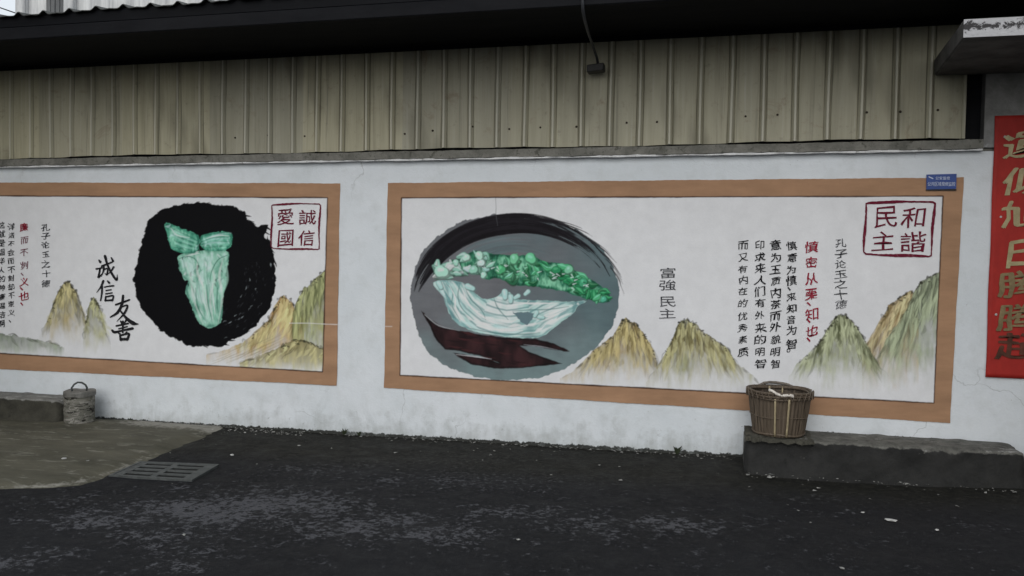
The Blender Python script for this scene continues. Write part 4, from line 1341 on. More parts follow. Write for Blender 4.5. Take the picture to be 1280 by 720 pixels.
mountain(cv, [(986, 470), (996, 456), (1006, 446), (1016, 436), (1024, 428), (1030, 418), (1036, 408), (1042, 399), (1048, 393), (1056, 393), (1062, 398), (1070, 406), (1076, 416), (1084, 430), (1090, 442), (1102, 460)], 490, (98, 104, 70), (146, 152, 122), 3, dens=2.0, tint=(120, 124, 88), fade=0.8)
# grey oval with black brushwork round its top
Q2 = lambda L: np.array([(480 + x / 2.769, 230 + y / 2.769) for x, y in L])
oval = smooth_closed(Q2([(96, 360), (112, 280), (150, 215), (215, 160), (300, 122), (400, 104), (500, 110), (600, 132), (690, 172), (760, 230), (803, 310), (815, 385), (800, 465), (760, 535), (700, 595), (610, 645), (510, 674), (410, 680), (300, 664), (215, 628), (150, 575), (112, 500), (95, 425)]), 4)
gx_, gy_ = np.meshgrid(np.arange(cv.w) / cv.res + cv.u0, np.arange(cv.h) / cv.res + cv.v0)
n_ = cv.noise(30, 3)[..., None]
f_ = np.clip((gy_ - 400) / 70 + 0.5 * n_[..., 0], 0, 1)[..., None]
tq = np.clip((gx_ - 640) / 110 + 0.4 * cv.noise(40, 2), 0, 1)[..., None]
gcol = ((pc(90, 92, 96) * (1 - tq) + pc(78, 94, 98) * tq) * (1 - f_) + pc(96, 112, 114) * f_) * (1 + 0.10 * n_ + 0.07 * cv.noise(5, 3, 3, 0.6)[..., None])
cv.poly(oval, gcol, 2.6, 8, pid=6)
r = np.random.default_rng(21)
for k in range(40):      # bluish inner sweep under the black arc
    f = r.uniform(0.15, 1); e = r.uniform(0.60, 0.80)
    aa = np.linspace(math.pi * (1.15 + 0.2 * f), math.pi * (1.15 + 0.2 * f) + r.uniform(0.4, 1.1), 6)
    cv.stroke([(644 + 128 * e * math.cos(a), 374 + 100 * e * math.sin(a)) for a in aa], [0.4, 1.8, 0.4], pc(86, 100, 104) * r.uniform(0.7, 1.15), 0.4, dry=0.2, soft=1.0)
for k in range(62):      # black arc, thick on the left shoulder, thinning dry to the right
    a0 = math.pi * r.uniform(1.02, 1.5); ln = r.uniform(0.5, 1.5)
    aa = np.linspace(a0, min(a0 + ln, math.pi * 2.02), 8)
    pk_ = np.clip((aa / math.pi - 1.0), 0, 1.1)
    band = np.interp(pk_, [0, 0.15, 0.45, 0.7, 1.0], [0.05, 0.17, 0.22, 0.18, 0.07])
    e0 = r.uniform(0, 1)
    pts_ = [(644 + 129 * (1.0 - b * e0) * math.cos(a), 372 + 104 * (1.0 - b * e0) * math.sin(a)) for a, b in zip(aa, band)]
    cv.stroke(pts_, [0.8, 3.0, 2.2, 0.5], pc(20, 18, 22) * r.uniform(0.6, 1.5), 0.92, dry=0.22 + 0.25 * (a0 > 4.2), soft=1.0, pid=6)
for k in range(16):      # wisps flying off at the upper right
    a0 = math.pi * r.uniform(1.55, 1.9); aa = np.linspace(a0, a0 + 0.35, 5)
    cv.stroke([(644 + (127 + 3 * r.uniform() + 2 * i) * math.cos(a), 371 + (102 + 1.4 * i) * math.sin(a)) for i, a in enumerate(aa)], [0.9, 0.6, 0.2], pc(34, 32, 36), 0.7, dry=0.2, pid=6)
# dark swooping stand
stand = Q2([(128, 438), (160, 470), (205, 496), (262, 508), (340, 522), (420, 532), (520, 536), (590, 552), (640, 579), (588, 574), (520, 560), (470, 560), (500, 580), (560, 602), (618, 622), (560, 628), (470, 638), (380, 638), (300, 624), (262, 600), (240, 584), (300, 596), (360, 604), (400, 620), (330, 594), (262, 578), (210, 572), (180, 540), (160, 494)])
cv.poly(stand, pc(38, 24, 26), 1.3, 7, soft=1.6, pid=7)
model(cv, stand, (14, 10, 11), (32, 20, 22), (52, 31, 33), 9, 22, 3)
for k in range(30):
    x_, y_ = r.uniform(190, 480), r.uniform(510, 630)
    p = Q2([(x_, y_)])[0]
    if not inside(p, stand): continue
    cv.stroke([p, p + (8, 1.6), p + (17, 2.2)], [0.3, r.uniform(0.6, 1.6), 0.2], pc(*((62, 32, 34) if r.uniform() < 0.6 else (16, 12, 14))), 0.6, soft=1.0)
cv.stroke(Q2([(140, 452), (190, 490), (262, 508)]), [0.3, 0.8, 0.2], pc(150, 152, 156), 0.6)
cv.stroke(Q2([(250, 590), (320, 598), (372, 606)]), [0.3, 0.9, 0.2], pc(160, 160, 164), 0.7)
cv.stroke(Q2([(484, 556), (540, 562), (600, 574)]), [0.3, 0.7, 0.2], pc(130, 130, 136), 0.6)
# pale jade body of the leafy form
stem = Q2([(170, 342), (210, 332), (262, 338), (290, 352), (318, 380), (345, 398), (385, 392), (410, 376), (436, 374), (450, 396), (500, 402), (580, 404), (640, 408), (700, 405), (668, 425), (655, 448), (610, 480), (580, 505), (545, 528), (480, 532), (400, 526), (330, 514), (275, 494), (240, 470), (220, 430), (214, 396), (190, 372)])
cv.poly(smooth_closed(stem, 3), pc(150, 180, 176), 1.3, 6, pid=8)
model(cv, smooth_closed(stem, 3), (92, 126, 128), (146, 178, 174), (186, 210, 202), 5, 26, 6)
cols = [(186, 210, 200), (204, 220, 210), (122, 158, 158), (96, 134, 136), (168, 198, 192), (146, 182, 180)]
def folds(cv, poly_, spine_, freq, seed, amount=0.5):
    P = np.array(poly_, float); sl, X, Y = cv.box(P.min(0), P.max(0), 2)
    best = np.full(X.shape, 1e9); off = np.zeros(X.shape); arc = np.zeros(X.shape); acc = 0
    for a, b in zip(spine_[:-1], spine_[1:]):
        dx, dy = b - a; L = math.hypot(dx, dy); t = np.clip(((X - a[0]) * dx + (Y - a[1]) * dy) / L ** 2, 0, 1)
        d = np.hypot(X - a[0] - t * dx, Y - a[1] - t * dy); c = d < best
        off = np.where(c, np.sign((X - a[0]) * dy - (Y - a[1]) * dx) * d, off); arc = np.where(c, acc + t * L, arc); best = np.where(c, d, best); acc += L
    w_ = off + 3.0 * np.sin(arc * 0.055 + seed) + 3.5 * cv.noise(26, 2)[sl]
    f = np.sin(w_ * freq) * 0.6 + np.sin(w_ * freq * 2.3 + arc * 0.03) * 0.4
    d = poly_dist(X, Y, P) * np.where(poly_inside(X, Y, P), 1, -1)
    al = np.clip(d / 2.0, 0, 1) * amount
    cv.put(sl, al * np.clip(f, 0, 1), pc(214, 230, 222)); cv.put(sl, al * np.clip(-f * 1.1, 0, 1), pc(78, 116, 120))


spine = Q2([(205, 345), (230, 400), (262, 455), (330, 490), (420, 505), (520, 498), (590, 465), (650, 425)])
folds(cv, smooth_closed(stem, 3), spine, 0.62, 2.0, 0.7)
for k in range(60):
    f = r.uniform(0, len(spine) - 1.001); i = int(f); p = spine[i] + (spine[i + 1] - spine[i]) * (f - i)
    tg = spine[i + 1] - spine[i]; tg /= np.linalg.norm(tg); nn = np.array([-tg[1], tg[0]])
    o_ = r.uniform(-17, 11); L = r.uniform(5, 15)
    a, b, c = p + nn * o_ - tg * L, p + nn * (o_ + r.uniform(-2.5, 2.5)), p + nn * (o_ + r.uniform(-2, 2)) + tg * L
    if not (inside(a, stem) and inside(b, stem) and inside(c, stem)): continue
    cv.stroke([a, b, c], [0.4, r.uniform(0.8, 2.6), 0.2], pc(*cols[r.integers(6)]), 0.7, soft=1.5)
for L in ([(215, 345), (238, 372), (236, 420), (262, 470)], [(262, 345), (256, 390), (270, 430), (310, 470)], [(284, 368), (302, 400), (340, 440), (352, 470)], [(300, 500), (380, 515), (470, 520), (540, 515)], [(445, 440), (500, 436), (570, 434), (640, 424)], [(380, 395), (395, 430), (430, 470)]):
    cv.stroke(Q2(L), [0.4, 0.9, 0.3], pc(70, 108, 108), 0.75, soft=1.0)
for L in ([(226, 350), (246, 392), (248, 430), (280, 474)], [(270, 360), (290, 410), (330, 452), (380, 480)], [(320, 490), (400, 506), (480, 508)], [(450, 410), (520, 414), (600, 412)], [(530, 460), (580, 456), (630, 436)]):
    cv.stroke(Q2(L), [0.4, 1.3, 0.3], pc(214, 228, 220), 0.85, soft=1.0)
cv.poly(Q2([(448, 446), (500, 442), (524, 450), (512, 470), (495, 488), (474, 478)]), pc(84, 104, 110), 1.4, 5, pid=8)
for x_, y_, rr in ((420, 385, 7), (440, 400, 6), (300, 360, 7), (545, 462, 5), (526, 452, 5), (460, 392, 5), (495, 378, 5), (195, 352, 6)):
    p = Q2([(x_, y_)])[0]; clump(cv, p[0], p[1], rr, pc(150, 184, 182), r, 1.3)
# green leafage along the top
lead = Q2([(175, 305), (210, 300), (265, 285), (320, 270), (350, 285), (400, 285), (450, 300), (500, 300), (560, 315), (620, 325), (680, 350), (730, 372), (780, 395)])
half = [22, 26, 32, 40, 44, 42, 50, 52, 46, 46, 40, 34, 14]
und = [(p[0], p[1] - h / 2.769) for p, h in zip(lead, half)] + [(p[0], p[1] + h / 2.769) for p, h in list(zip(lead, half))[::-1]]
cv.poly(smooth_closed(und, 3), pc(46, 96, 78), 2.5, 6, pid=9)
model(cv, smooth_closed(und, 3), (18, 58, 44), (48, 110, 84), (120, 178, 148), 8, 7, 4)
for k in range(110):
    f = r.uniform(0, len(lead) - 1.001); i = int(f); p = lead[i] + (lead[i + 1] - lead[i]) * (f - i)
    h = (half[i] + (half[i + 1] - half[i]) * (f - i)) / 2.769
    p = p + np.array([r.uniform(-2, 2), r.uniform(-0.9, 0.9) * h])
    g = np.clip((p[0] - 560) / 90, 0, 1)
    c = pc(134, 178, 164) * (1 - g) + pc(34, 116, 74) * g
    q = r.uniform()
    if q < 0.28: c = c * 0.5
    elif q > 0.70: c = np.clip(c * 1.7 + 0.06, 0, 0.75)
    a = r.normal(0.25, 0.9) + (math.pi if r.uniform() < 0.35 else 0); L = r.uniform(7, 18) * (1 - 0.003 * k); w_ = L * r.uniform(0.20, 0.36)
    d_ = np.array([math.cos(a), math.sin(a)]); nn = np.array([-d_[1], d_[0]]) * r.uniform(-0.3, 0.3) * L
    b0, b1, b2 = p - d_ * L / 2, p + nn, p + d_ * L / 2
    cv.stroke([b0 + (0.5, 1.0), b1 + (0.5, 1.2), b2 + (0.3, 0.8)], [w_ * 0.5, w_ * 1.15, 0.4], c * 0.28, 0.8, soft=1.5, pid=9)
    cv.stroke([b0, b1, b2], [w_ * 0.4, w_, 0.25], c, 0.92, soft=1.4, pid=9)
    cv.stroke([b0 + nn * 0.15 - (0.2, 0.9), b1 - (0.3, w_ * 0.45), b2], [0.2, w_ * 0.36, 0.1], np.clip(c * 1.8 + 0.08, 0, 0.78), 0.75, soft=1.3)
    if k % 3 == 0: cv.stroke([b0, b1 + (0, w_ * 0.3), b2], [0.2, 0.5, 0.1], c * 0.3, 0.7, soft=1.0)
for x_, y_, rr, c in ((205, 308, 11, (150, 190, 176)), (285, 258, 6, (160, 196, 180)), (332, 252, 7, (156, 194, 178)), (336, 276, 6, (170, 204, 188)), (310, 300, 7, (130, 178, 160)), (452, 264, 8, (104, 172, 134)), (512, 262, 9, (96, 172, 132)), (250, 275, 5, (140, 184, 168)), (405, 300, 8, (70, 150, 104)), (600, 300, 7, (40, 120, 80)), (640, 300, 7, (110, 170, 140)), (690, 345, 7, (60, 140, 104)), (345, 318, 5, (150, 194, 178)), (760, 402, 5, (70, 150, 124))):
    p = Q2([(x_, y_)])[0]; clump(cv, p[0], p[1], rr * 1.3, pc(*c), r, 1.45, el=0.3)
for k in range(34):
    f = r.uniform(3.5, len(lead) - 1.5); i = int(f); p = lead[i] + (lead[i + 1] - lead[i]) * (f - i) + r.uniform(-9, 9, 2) * (1, 0.8)
    a = r.uniform(-0.6, 1.1); L = r.uniform(2, 5)
    c = pc(*((12, 50, 36) if r.uniform() < 0.5 else (176, 214, 190)))
    cv.stroke([p, p + (L * math.cos(a), L * math.sin(a))], [0.8, 0.3], c, 0.75, soft=0.9)
cv.pid = np.where((cv.pid == 6) & False, 6, cv.pid)
cv.stroke([(619, 240), (620, 258), (620, 268), (622, 282)], 0.35, pc(70, 72, 76), 0.6)
finish_border(cv, i2, 10)
cv.stroke([(474, 407), (482, 408), (490, 408)], 0.45, pc(190, 190, 190), 0.5)

mur2 = empty('wall_mural', tuple(at(830, 500)))
tag(mur2, 'long brown-bordered mural with jade green leafy form on a grey oval and five peaks', 'mural', MG)
lab = mural_parts(mur2, o2, cv, {0: 'painted_ground', 1: 'painted_peak', 2: 'painted_peak', 3: 'painted_peak', 4: 'painted_peak', 5: 'painted_peak', 6: 'brushed_oval', 7: 'painted_stand', 8: 'pale_stem', 9: 'green_leaves', 10: 'border'})
for k, t in {1: 'brown painted peak beside the oval', 2: 'broad olive brown painted peak', 3: 'grey green painted peak', 4: 'orange brown painted peak', 5: 'blue green painted peak at the right edge'}.items():
    if k in lab: lab[k]['label'] = t
seal(mur2, [(1083.0, 253.2), (1168.5, 252.0), (1163.5, 321.0), (1079.5, 317.2)], [('民', 1107.5, 271.5, 28, 26), ('和', 1141.8, 272.0, 31, 26), ('主', 1104.0, 301.5, 28, 23), ('諧', 1141.5, 302.5, 32, 25)], wpx=3.6)
text_mesh('inscription', [char_px('富', 835, 341, 21, 13, 60, 0.0, 0.03, 0.016), char_px('強', 834.5, 356.5, 21, 13, 61, 0.0, 0.03, 0.016), char_px('民', 834.5, 377, 20, 13, 62, 0.0, 0.03, 0.016), char_px('主', 834, 391.8, 20, 12, 63, 0.0, 0.03, 0.016)], M['ink_grey'], mur2)
text_mesh('inscription', column(T7, 1051, 0, 0, 16, 13, 71, [303.6, 317.5, 330, 342.5, 355, 368, 380.5], weight=0.002), M['ink_grey'], mur2)
text_mesh('inscription', column('慎密从栗、知、也、', 1014.5, 0, 0, 16, 15.5, 72, [309, 328, 348, 368, 380, 393, 401, 413.5, 424.5], weight=0.014), M['red_ink'], mur2)['label'] = 'red brushed characters'
text_mesh('inscription', column('慎意为慎、来知音为智。', 989.5, 0, 0, 13.5, 13, 73, [307, 322, 337, 351, 361, 371, 385.5, 399.5, 413, 430, 438], weight=0.018), M['ink'], mur2)
text_mesh('inscription', column('意为玉质内茶而外貌明智', 969.4, 0, 0, 13.5, 13, 74, [306.4, 322, 337, 351, 366, 380.5, 395, 408.5, 424.5, 440, 455], weight=0.016), M['ink'], mur2)
text_mesh('inscription', column('印求来人们有外来的明智', 950, 0, 0, 13.5, 12.5, 75, [306.4, 321.5, 335.5, 350, 364, 378.5, 394, 410, 424.5, 440, 454.5], weight=0.012), M['ink'], mur2)
text_mesh('inscription', column('而又有内在的优秀素质', 928.6, 0, 0, 13, 12, 76, [306.4, 321.5, 336.5, 350, 364, 379, 395, 410, 424.5, 440], weight=0.010), M['ink'], mur2)

# ---- small blue enamel sign at the mural corner
sg = empty('wall_sign', tuple(at(1176, 227, -0.008)))
tag(sg, 'small blue metal sign with two rows of tiny white lettering at the mural corner', 'sign')
c = [at(1158.3, 218.2, -0.01), at(1195.6, 217.3, -0.01), at(1195.0, 236.0, -0.01), at(1157.8, 236.8, -0.01)]
bm = bmesh.new()
f1 = [bm.verts.new(Vector(p) + Vector((0, -0.004, 0))) for p in c]; f2 = [bm.verts.new(Vector(p) + Vector((0, 0.007, 0))) for p in c]
bm.faces.new(f1[::-1]); bm.faces.new(f2)
for i in range(4):
    bm.faces.new((f1[i], f1[(i + 1) % 4], f2[(i + 1) % 4], f2[i]))
bmesh.ops.recalc_face_normals(bm, faces=bm.faces)
adopt(from_bm('plate', bm, M['sign_blue']), sg)
row1 = [char_px(ch, 1171.5 + i * 4.6, 222.6, 3.9, 3.9, i, 0.01, 0.0, 0.01) for i, ch in enumerate('公安监控')]
row2 = [char_px(ch, 1161.6 + i * 4.35, 229.9, 4.1, 5.0, 30 + i, 0.0, 0.0, 0.01) for i, ch in enumerate('公共区域视频监控')]
text_mesh('lettering', row1 + row2, M['sign_white'], sg, -0.0145)
text_mesh('camera_emblem', [(np.array([(1160.3, 221.2), (1161.2, 220.4), (1166.8, 222.8), (1166.2, 223.9)]), [(0, 1, 2, 3)])], M['sign_white'], sg, -0.0145)
bm = bmesh.new(); add_box(bm, tuple(at(1157.8, 238.2, -0.012) + (0, 0, 0)), tuple(at(1195.2, 236.6, -0.004) + (0, 0, 0)))
adopt(from_bm('bottom_flange', bm, M['black_metal']), sg)

# ---- red couplet paper with gold characters
cp = empty('red_couplet', (1.87, -0.006, 0.69))
tag(cp, 'long red paper couplet with gold brush characters pasted by the doorway at right', 'couplet')
CX0, CX1 = 1.68, 2.05
cxs = np.linspace(CX0, CX1, 14); czs = np.linspace(0.689, 2.432, 60)
PXg, PZg = np.meshgrid(cxs, czs)
PYg = -0.008 - 0.0022 * np.sin(PZg * 5 + PXg * 3) - 0.010 * np.clip((CX0 + 0.02 - PXg) / 0.02, 0, 1) * (0.5 + 0.5 * np.sin(PZg * 7)) * 0.5
PXg = PXg + 0.0022 * np.sin(PZg * 9) * (PXg < CX0 + 0.01)
pap = grid_mesh('paper', np.stack([PXg, PYg, PZg], -1)[:, ::-1], np.ones((len(czs) - 1, len(cxs) - 1), bool), M['couplet'])
pap.modifiers.new('thickness', 'SOLIDIFY').thickness = 0.0008
adopt(pap, cp)


def char_w(ch, x, z, wd, hg, seed, weight, wob=0.03, slant=0.10):
    V, F = char_px(ch, 0, 0, 1, 1, seed, weight, slant, wob)
    W = np.stack([x + V[:, 0] * wd, -0.0145 - 0.0003 * (np.arange(len(V)) // max(1, len(V) // 3) % 3), z - V[:, 1] * hg], -1)
    return W, F


zc = [at(1262, v, -0.01)[2] for v in (181, 226, 268, 316, 355, 396, 432)]
for i, (ch, z) in enumerate(zip('運似旭日腾腾起', zc)):
    W, F = char_w(ch, 1.865, z, 0.25 if ch != '日' else 0.19, 0.180, 300 + i, 0.024 if ch != '日' else 0.038, 0.030, 0.14)
    o = adopt(from_py('gold_character', W, F, M['gold'] if i < 4 else M['gold_dull'] if i < 6 else M['gold_rubbed']), cp)
    if i >= 4: o['label'] = 'worn darkened gold character'
# pale nicks on the paper edge
for u, v in ((1241, 393), (1247, 271), (1252, 171)):
    p = at(u, v, -0.012)
    bm = bmesh.new(); bmesh.ops.create_icosphere(bm, subdivisions=1, radius=0.009)
    for q_ in bm.verts: q_.co.y *= 0.25
    o = from_bm('torn_nick', bm, M['scrap']); o.location = (p[0] + 0.02, -0.0105, p[2]); adopt(o, cp)

# ---- hanging pipe with black lamp box
lp = empty('hanging_lamp', tuple(at(744, 84, -0.06)))
tag(lp, 'small black lamp box on a thin bent pipe hanging from the roof fascia', 'lamp')
pp = [at(727.5, -40, EY - 0.03), at(728, -5, EY - 0.03), at(728.5, 12, EY - 0.03), at(730.5, 24, -0.86), at(735, 40, -0.62), at(741, 57, -0.32), at(746, 72, -0.12), at(748, 83, -0.06)]
bm = bmesh.new(); add_tube(bm, [tuple(p) for p in pp], 0.010, 8)
adopt(from_bm('pipe', bm, M['pipe'], smooth=True), lp)
c = at(745, 86, -0.06)
bm = bmesh.new(); add_box(bm, (-0.062, -0.045, -0.026), (0.062, 0.045, 0.028), 0.004)
for v_ in bm.verts: v_.co.z += 0.10 * v_.co.x
bx = from_bm('lamp_box', bm, M['black_metal']); bx.location = tuple(c); adopt(bx, lp)
bm = bmesh.new(); add_box(bm, (-0.012, 0.0, -0.012), (0.012, 0.09, 0.012), 0.003)
br_ = from_bm('bracket', bm, M['black_metal']); br_.location = (c[0], c[1] + 0.03, c[2]); adopt(br_, lp)

# ================================================================== STEPS, BASKET, DRUM, DRAIN
def mat_cast(name, side1, side2, top1, top2, patch):
    n = NT(name)
    v = n.coord()
    a = n.noise(5, 6, 0.65, v); f = n.noise(55, 5, 0.7, v); b = n.noise(11, 7, 0.75, v, 0.4)
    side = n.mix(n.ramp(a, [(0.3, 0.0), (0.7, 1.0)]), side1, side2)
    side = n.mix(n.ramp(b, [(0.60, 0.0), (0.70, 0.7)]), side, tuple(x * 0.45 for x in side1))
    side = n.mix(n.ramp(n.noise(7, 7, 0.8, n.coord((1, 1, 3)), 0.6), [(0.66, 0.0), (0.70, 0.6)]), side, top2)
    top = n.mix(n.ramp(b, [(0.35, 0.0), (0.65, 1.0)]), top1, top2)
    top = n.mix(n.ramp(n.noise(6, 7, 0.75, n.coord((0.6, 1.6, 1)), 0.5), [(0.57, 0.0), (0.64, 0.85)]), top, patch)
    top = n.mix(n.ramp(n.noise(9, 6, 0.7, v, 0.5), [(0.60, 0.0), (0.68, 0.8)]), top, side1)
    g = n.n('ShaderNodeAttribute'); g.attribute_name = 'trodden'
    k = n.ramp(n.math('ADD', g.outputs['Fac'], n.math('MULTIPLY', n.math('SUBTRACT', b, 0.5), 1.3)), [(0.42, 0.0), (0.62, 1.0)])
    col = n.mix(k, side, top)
    col = n.mix(0.35, col, n.mix(f, 0.2, 1.0), 'MULTIPLY')
    n.base(col); n.rough(0.9); n.bump(n.math('ADD', n.math('MULTIPLY', b, 1.6), f), 0.55, 0.012)
    return n.m


def rough_block(name, x0, x1, depth0, depth1, base_f, top_f, mat, parent, seed, flare=0.09, rnd=0.03, endr=0.06):
    """Worn cast block swept along the wall: back edge, top, crumbled arris, battered front."""
    n = max(20, int((x1 - x0) / 0.018))
    P = np.linspace(0, 1, n)
    rr = np.random.default_rng(seed)
    nzx = lambda f, ph: np.sin(P * (x1 - x0) * f + ph)
    ph = rr.uniform(0, 6, 12)
    er = np.clip(0.45 * nzx(6.1, ph[0]) + 0.4 * nzx(15, ph[1]) + 0.45 * nzx(41, ph[2]) + 0.3 * nzx(83, ph[3]), 0, 1.2)
    V, F = [], []
    m_ = 0
    for i, t in enumerate(P):
        x = x0 + (x1 - x0) * t
        D = depth0 + (depth1 - depth0) * t
        e = min((x - x0), (x1 - x)) / endr
        e = min(1.0, max(0.0, e)); es = math.sqrt(max(0.0, 1 - (1 - e) ** 2))       # rounded ends
        Dt = D * (0.80 + 0.20 * es); zt = top_f(x) - 0.035 * (1 - es); zb = base_f(x)
        R = rnd * (1 + 0.9 * er[i])
        prof = [(-0.0, zb), (-0.0, zt - 0.004)]
        for q in np.linspace(0.06, 0.86, 8):
            prof.append((-Dt * q, zt + 0.004 * math.sin(x * 13 + q * 9 + ph[4]) + 0.003 * math.sin(x * 37 + q * 23)))
        for a_ in np.linspace(10, 85, 5):
            a_ = math.radians(a_)
            prof.append((-(Dt - R) - R * math.sin(a_) + 0.004 * math.sin(x * 61 + a_ * 5) * er[i], zt - R + R * math.cos(a_) - 0.010 * er[i]))
        for q in np.linspace(0.12, 1, 9):
            z = zt - R + (zb - zt + R) * q
            bulge = 0.006 * math.sin(x * 8 + q * 5 + ph[5]) + 0.004 * math.sin(x * 27 + q * 14 + ph[6]) + 0.0025 * math.sin(x * 71 + q * 31)
            prof.append((-Dt - flare * q ** 1.5 + bulge, z))
        m_ = len(prof)
        V += [(x, y, z) for y, z in prof]
    for i in range(n - 1):
        a = i * m_
        for k in range(m_ - 1): F.append((a + k, a + m_ + k, a + m_ + k + 1, a + k + 1))
    F += [tuple(range(m_)), tuple(range((n - 1) * m_, n * m_))[::-1]]
    o = from_py(name, V, F, mat)
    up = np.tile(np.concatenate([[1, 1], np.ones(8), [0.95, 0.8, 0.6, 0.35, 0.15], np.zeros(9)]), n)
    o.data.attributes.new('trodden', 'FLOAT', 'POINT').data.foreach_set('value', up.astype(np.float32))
    o.data.polygons.foreach_set('use_smooth', [True] * len(o.data.polygons))
    bm = bmesh.new(); bm.from_mesh(o.data); bmesh.ops.recalc_face_normals(bm, faces=bm.faces); bm.to_mesh(o.data); bm.free()
    return adopt(o, parent)


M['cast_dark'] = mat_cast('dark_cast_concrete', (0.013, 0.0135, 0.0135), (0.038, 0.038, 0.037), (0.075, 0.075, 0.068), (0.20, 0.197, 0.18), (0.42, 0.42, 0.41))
M['cast_grey'] = mat_cast('grey_cast_concrete', (0.034, 0.033, 0.026), (0.085, 0.081, 0.065), (0.13, 0.13, 0.12), (0.27, 0.265, 0.25), (0.40, 0.40, 0.385))
stp = empty('concrete_step', (1.0, -0.2, 0.04))
tag(stp, 'long dark worn concrete step against the wall under the bamboo basket', 'step')
rough_block('block', 0.127, 1.85, 0.405, 0.345, lambda x: -0.03, lambda x: 0.249 + 0.005 * x, M['cast_dark'], stp, 3)
# crumbling cap at the left end
bm = bmesh.new()
r_ = random.Random(4)
nx_ = 30
V, F = [], []
for i in range(nx_):
    x = 0.13 + 0.44 * i / (nx_ - 1)
    yf = -0.425 + 0.004 * math.sin(i * 1.3) + 0.003 * r_.uniform(-1, 1)
    zb = 0.234 + 0.005 * math.sin(i * 0.9 + 1) + 0.004 * r_.uniform(-1, 1)
    zt = 0.262 - 0.008 * (i / nx_) + 0.003 * r_.uniform(-1, 1)
    V += [(x, -0.02, zt), (x, yf, zt), (x, yf - 0.004, zb), (x, -0.02, zb)]
for i in range(nx_ - 1):
    a = 4 * i
    for k in range(4): F.append((a + k, a + (k + 1) % 4, a + 4 + (k + 1) % 4, a + 4 + k))
F += [(3, 2, 1, 0), tuple(4 * (nx_ - 1) + k for k in range(4))]
adopt(from_py('crumbling_cap', V, F, M['kerb']), stp)

# low block
kb = empty('concrete_block', (-6.2, -0.15, -0.07))
tag(kb, 'low grey concrete block against the wall beside the drum with wire handle', 'block')
rough_block('block', -7.30, -5.535, 0.285, 0.285, lambda x: -0.16, lambda x: 0.147 + 0.008 * (x + 5.5), M['cast_grey'], kb, 8, flare=0.03, rnd=0.022, endr=0.03)

# ---- bamboo basket
BXc, BYc, BZ = 0.352, -0.215, 0.262
bsk = empty('bamboo_basket', (BXc, BYc, BZ))
tag(bsk, 'round dark bamboo basket with cloth tied on its rim standing on the step', 'basket')


def mat_bamboo(name, c1, c2):
    n = NT(name)
    x, y, z = n.sep(n.coord())
    ang = n.math('ARCTAN2', y, x)
    cmb = n.n('ShaderNodeCombineXYZ')
    n.l(n.math('MULTIPLY', ang, 11.0), cmb.inputs[0]); n.l(n.math('MULTIPLY', z, 4.0), cmb.inputs[1])
    a = n.noise(1.0, 5, 0.6, cmb.outputs[0])
    f = n.noise(40, 5, 0.7, n.coord((1, 1, 0.3)))
    col = n.mix(n.ramp(a, [(0.3, 0.0), (0.7, 1.0)]), c1, c2)
    col = n.mix(0.4, col, n.mix(f, 0.2, 1.1), 'MULTIPLY')
    n.base(col); n.rough(0.6); n.bump(f, 0.2, 0.003)
    return n.m


mb = mat_bamboo('old_bamboo', (0.075, 0.058, 0.042), (0.165, 0.128, 0.094))
mbl = mat_plain('pale_bamboo', (0.36, 0.30, 0.19), 0.55, 0, 0.2, 40)
HB, R0, R1 = 0.300, 0.164, 0.206
NS = 44
bm = bmesh.new()
for k in range(NS):               # upright staves, each a slightly bowed strip
    a = 2 * math.pi * k / NS
    wd = 2 * math.pi / NS * 0.50
    prev = None
    for j in range(9):
        t = j / 8
        rr = R0 + (R1 - R0) * (t ** 0.85) + 0.0018 * math.sin(k * 2.4 + j)
        ring = []
        for (da, dr) in ((-wd, 0.0), (0, 0.005), (wd, 0.0), (0, -0.004)):
            q = a + da
            ring.append(bm.verts.new(((rr + dr) * math.cos(q), (rr + dr) * math.sin(q), HB * t)))
        if prev:
            for i in range(4):
                bm.faces.new((prev[i], prev[(i + 1) % 4], ring[(i + 1) % 4], ring[i]))
        prev = ring
adopt(from_bm('staves', bm, mb), bsk).location = (0, 0, 0)
bm = bmesh.new()
lathe(bm, [(0.0, 0.012), (R0 - 0.0035, 0.012)] + [(R0 + (R1 - R0) * (k / 8) ** 0.85 - 0.0035, HB * k / 8) for k in range(1, 9)], 60)
adopt(from_bm('woven_lining', bm, mat_bamboo('dark_weave', (0.040, 0.032, 0.024), (0.090, 0.070, 0.053))), bsk)


def hoop(zf, dr, rad, mat, name, ph, wob=0.004):
    bm = bmesh.new()
    rr = R0 + (R1 - R0) * ((zf / HB) ** 0.85) + dr
    add_tube(bm, [((rr + wob * math.sin(5 * a + ph)) * math.cos(a), (rr + wob * math.sin(5 * a + ph)) * math.sin(a), zf + wob * math.sin(3 * a + ph)) for a in np.linspace(0, 2 * math.pi, 56, endpoint=False)], rad, 7, closed=True)
    return adopt(from_bm(name, bm, mat, smooth=True), bsk)


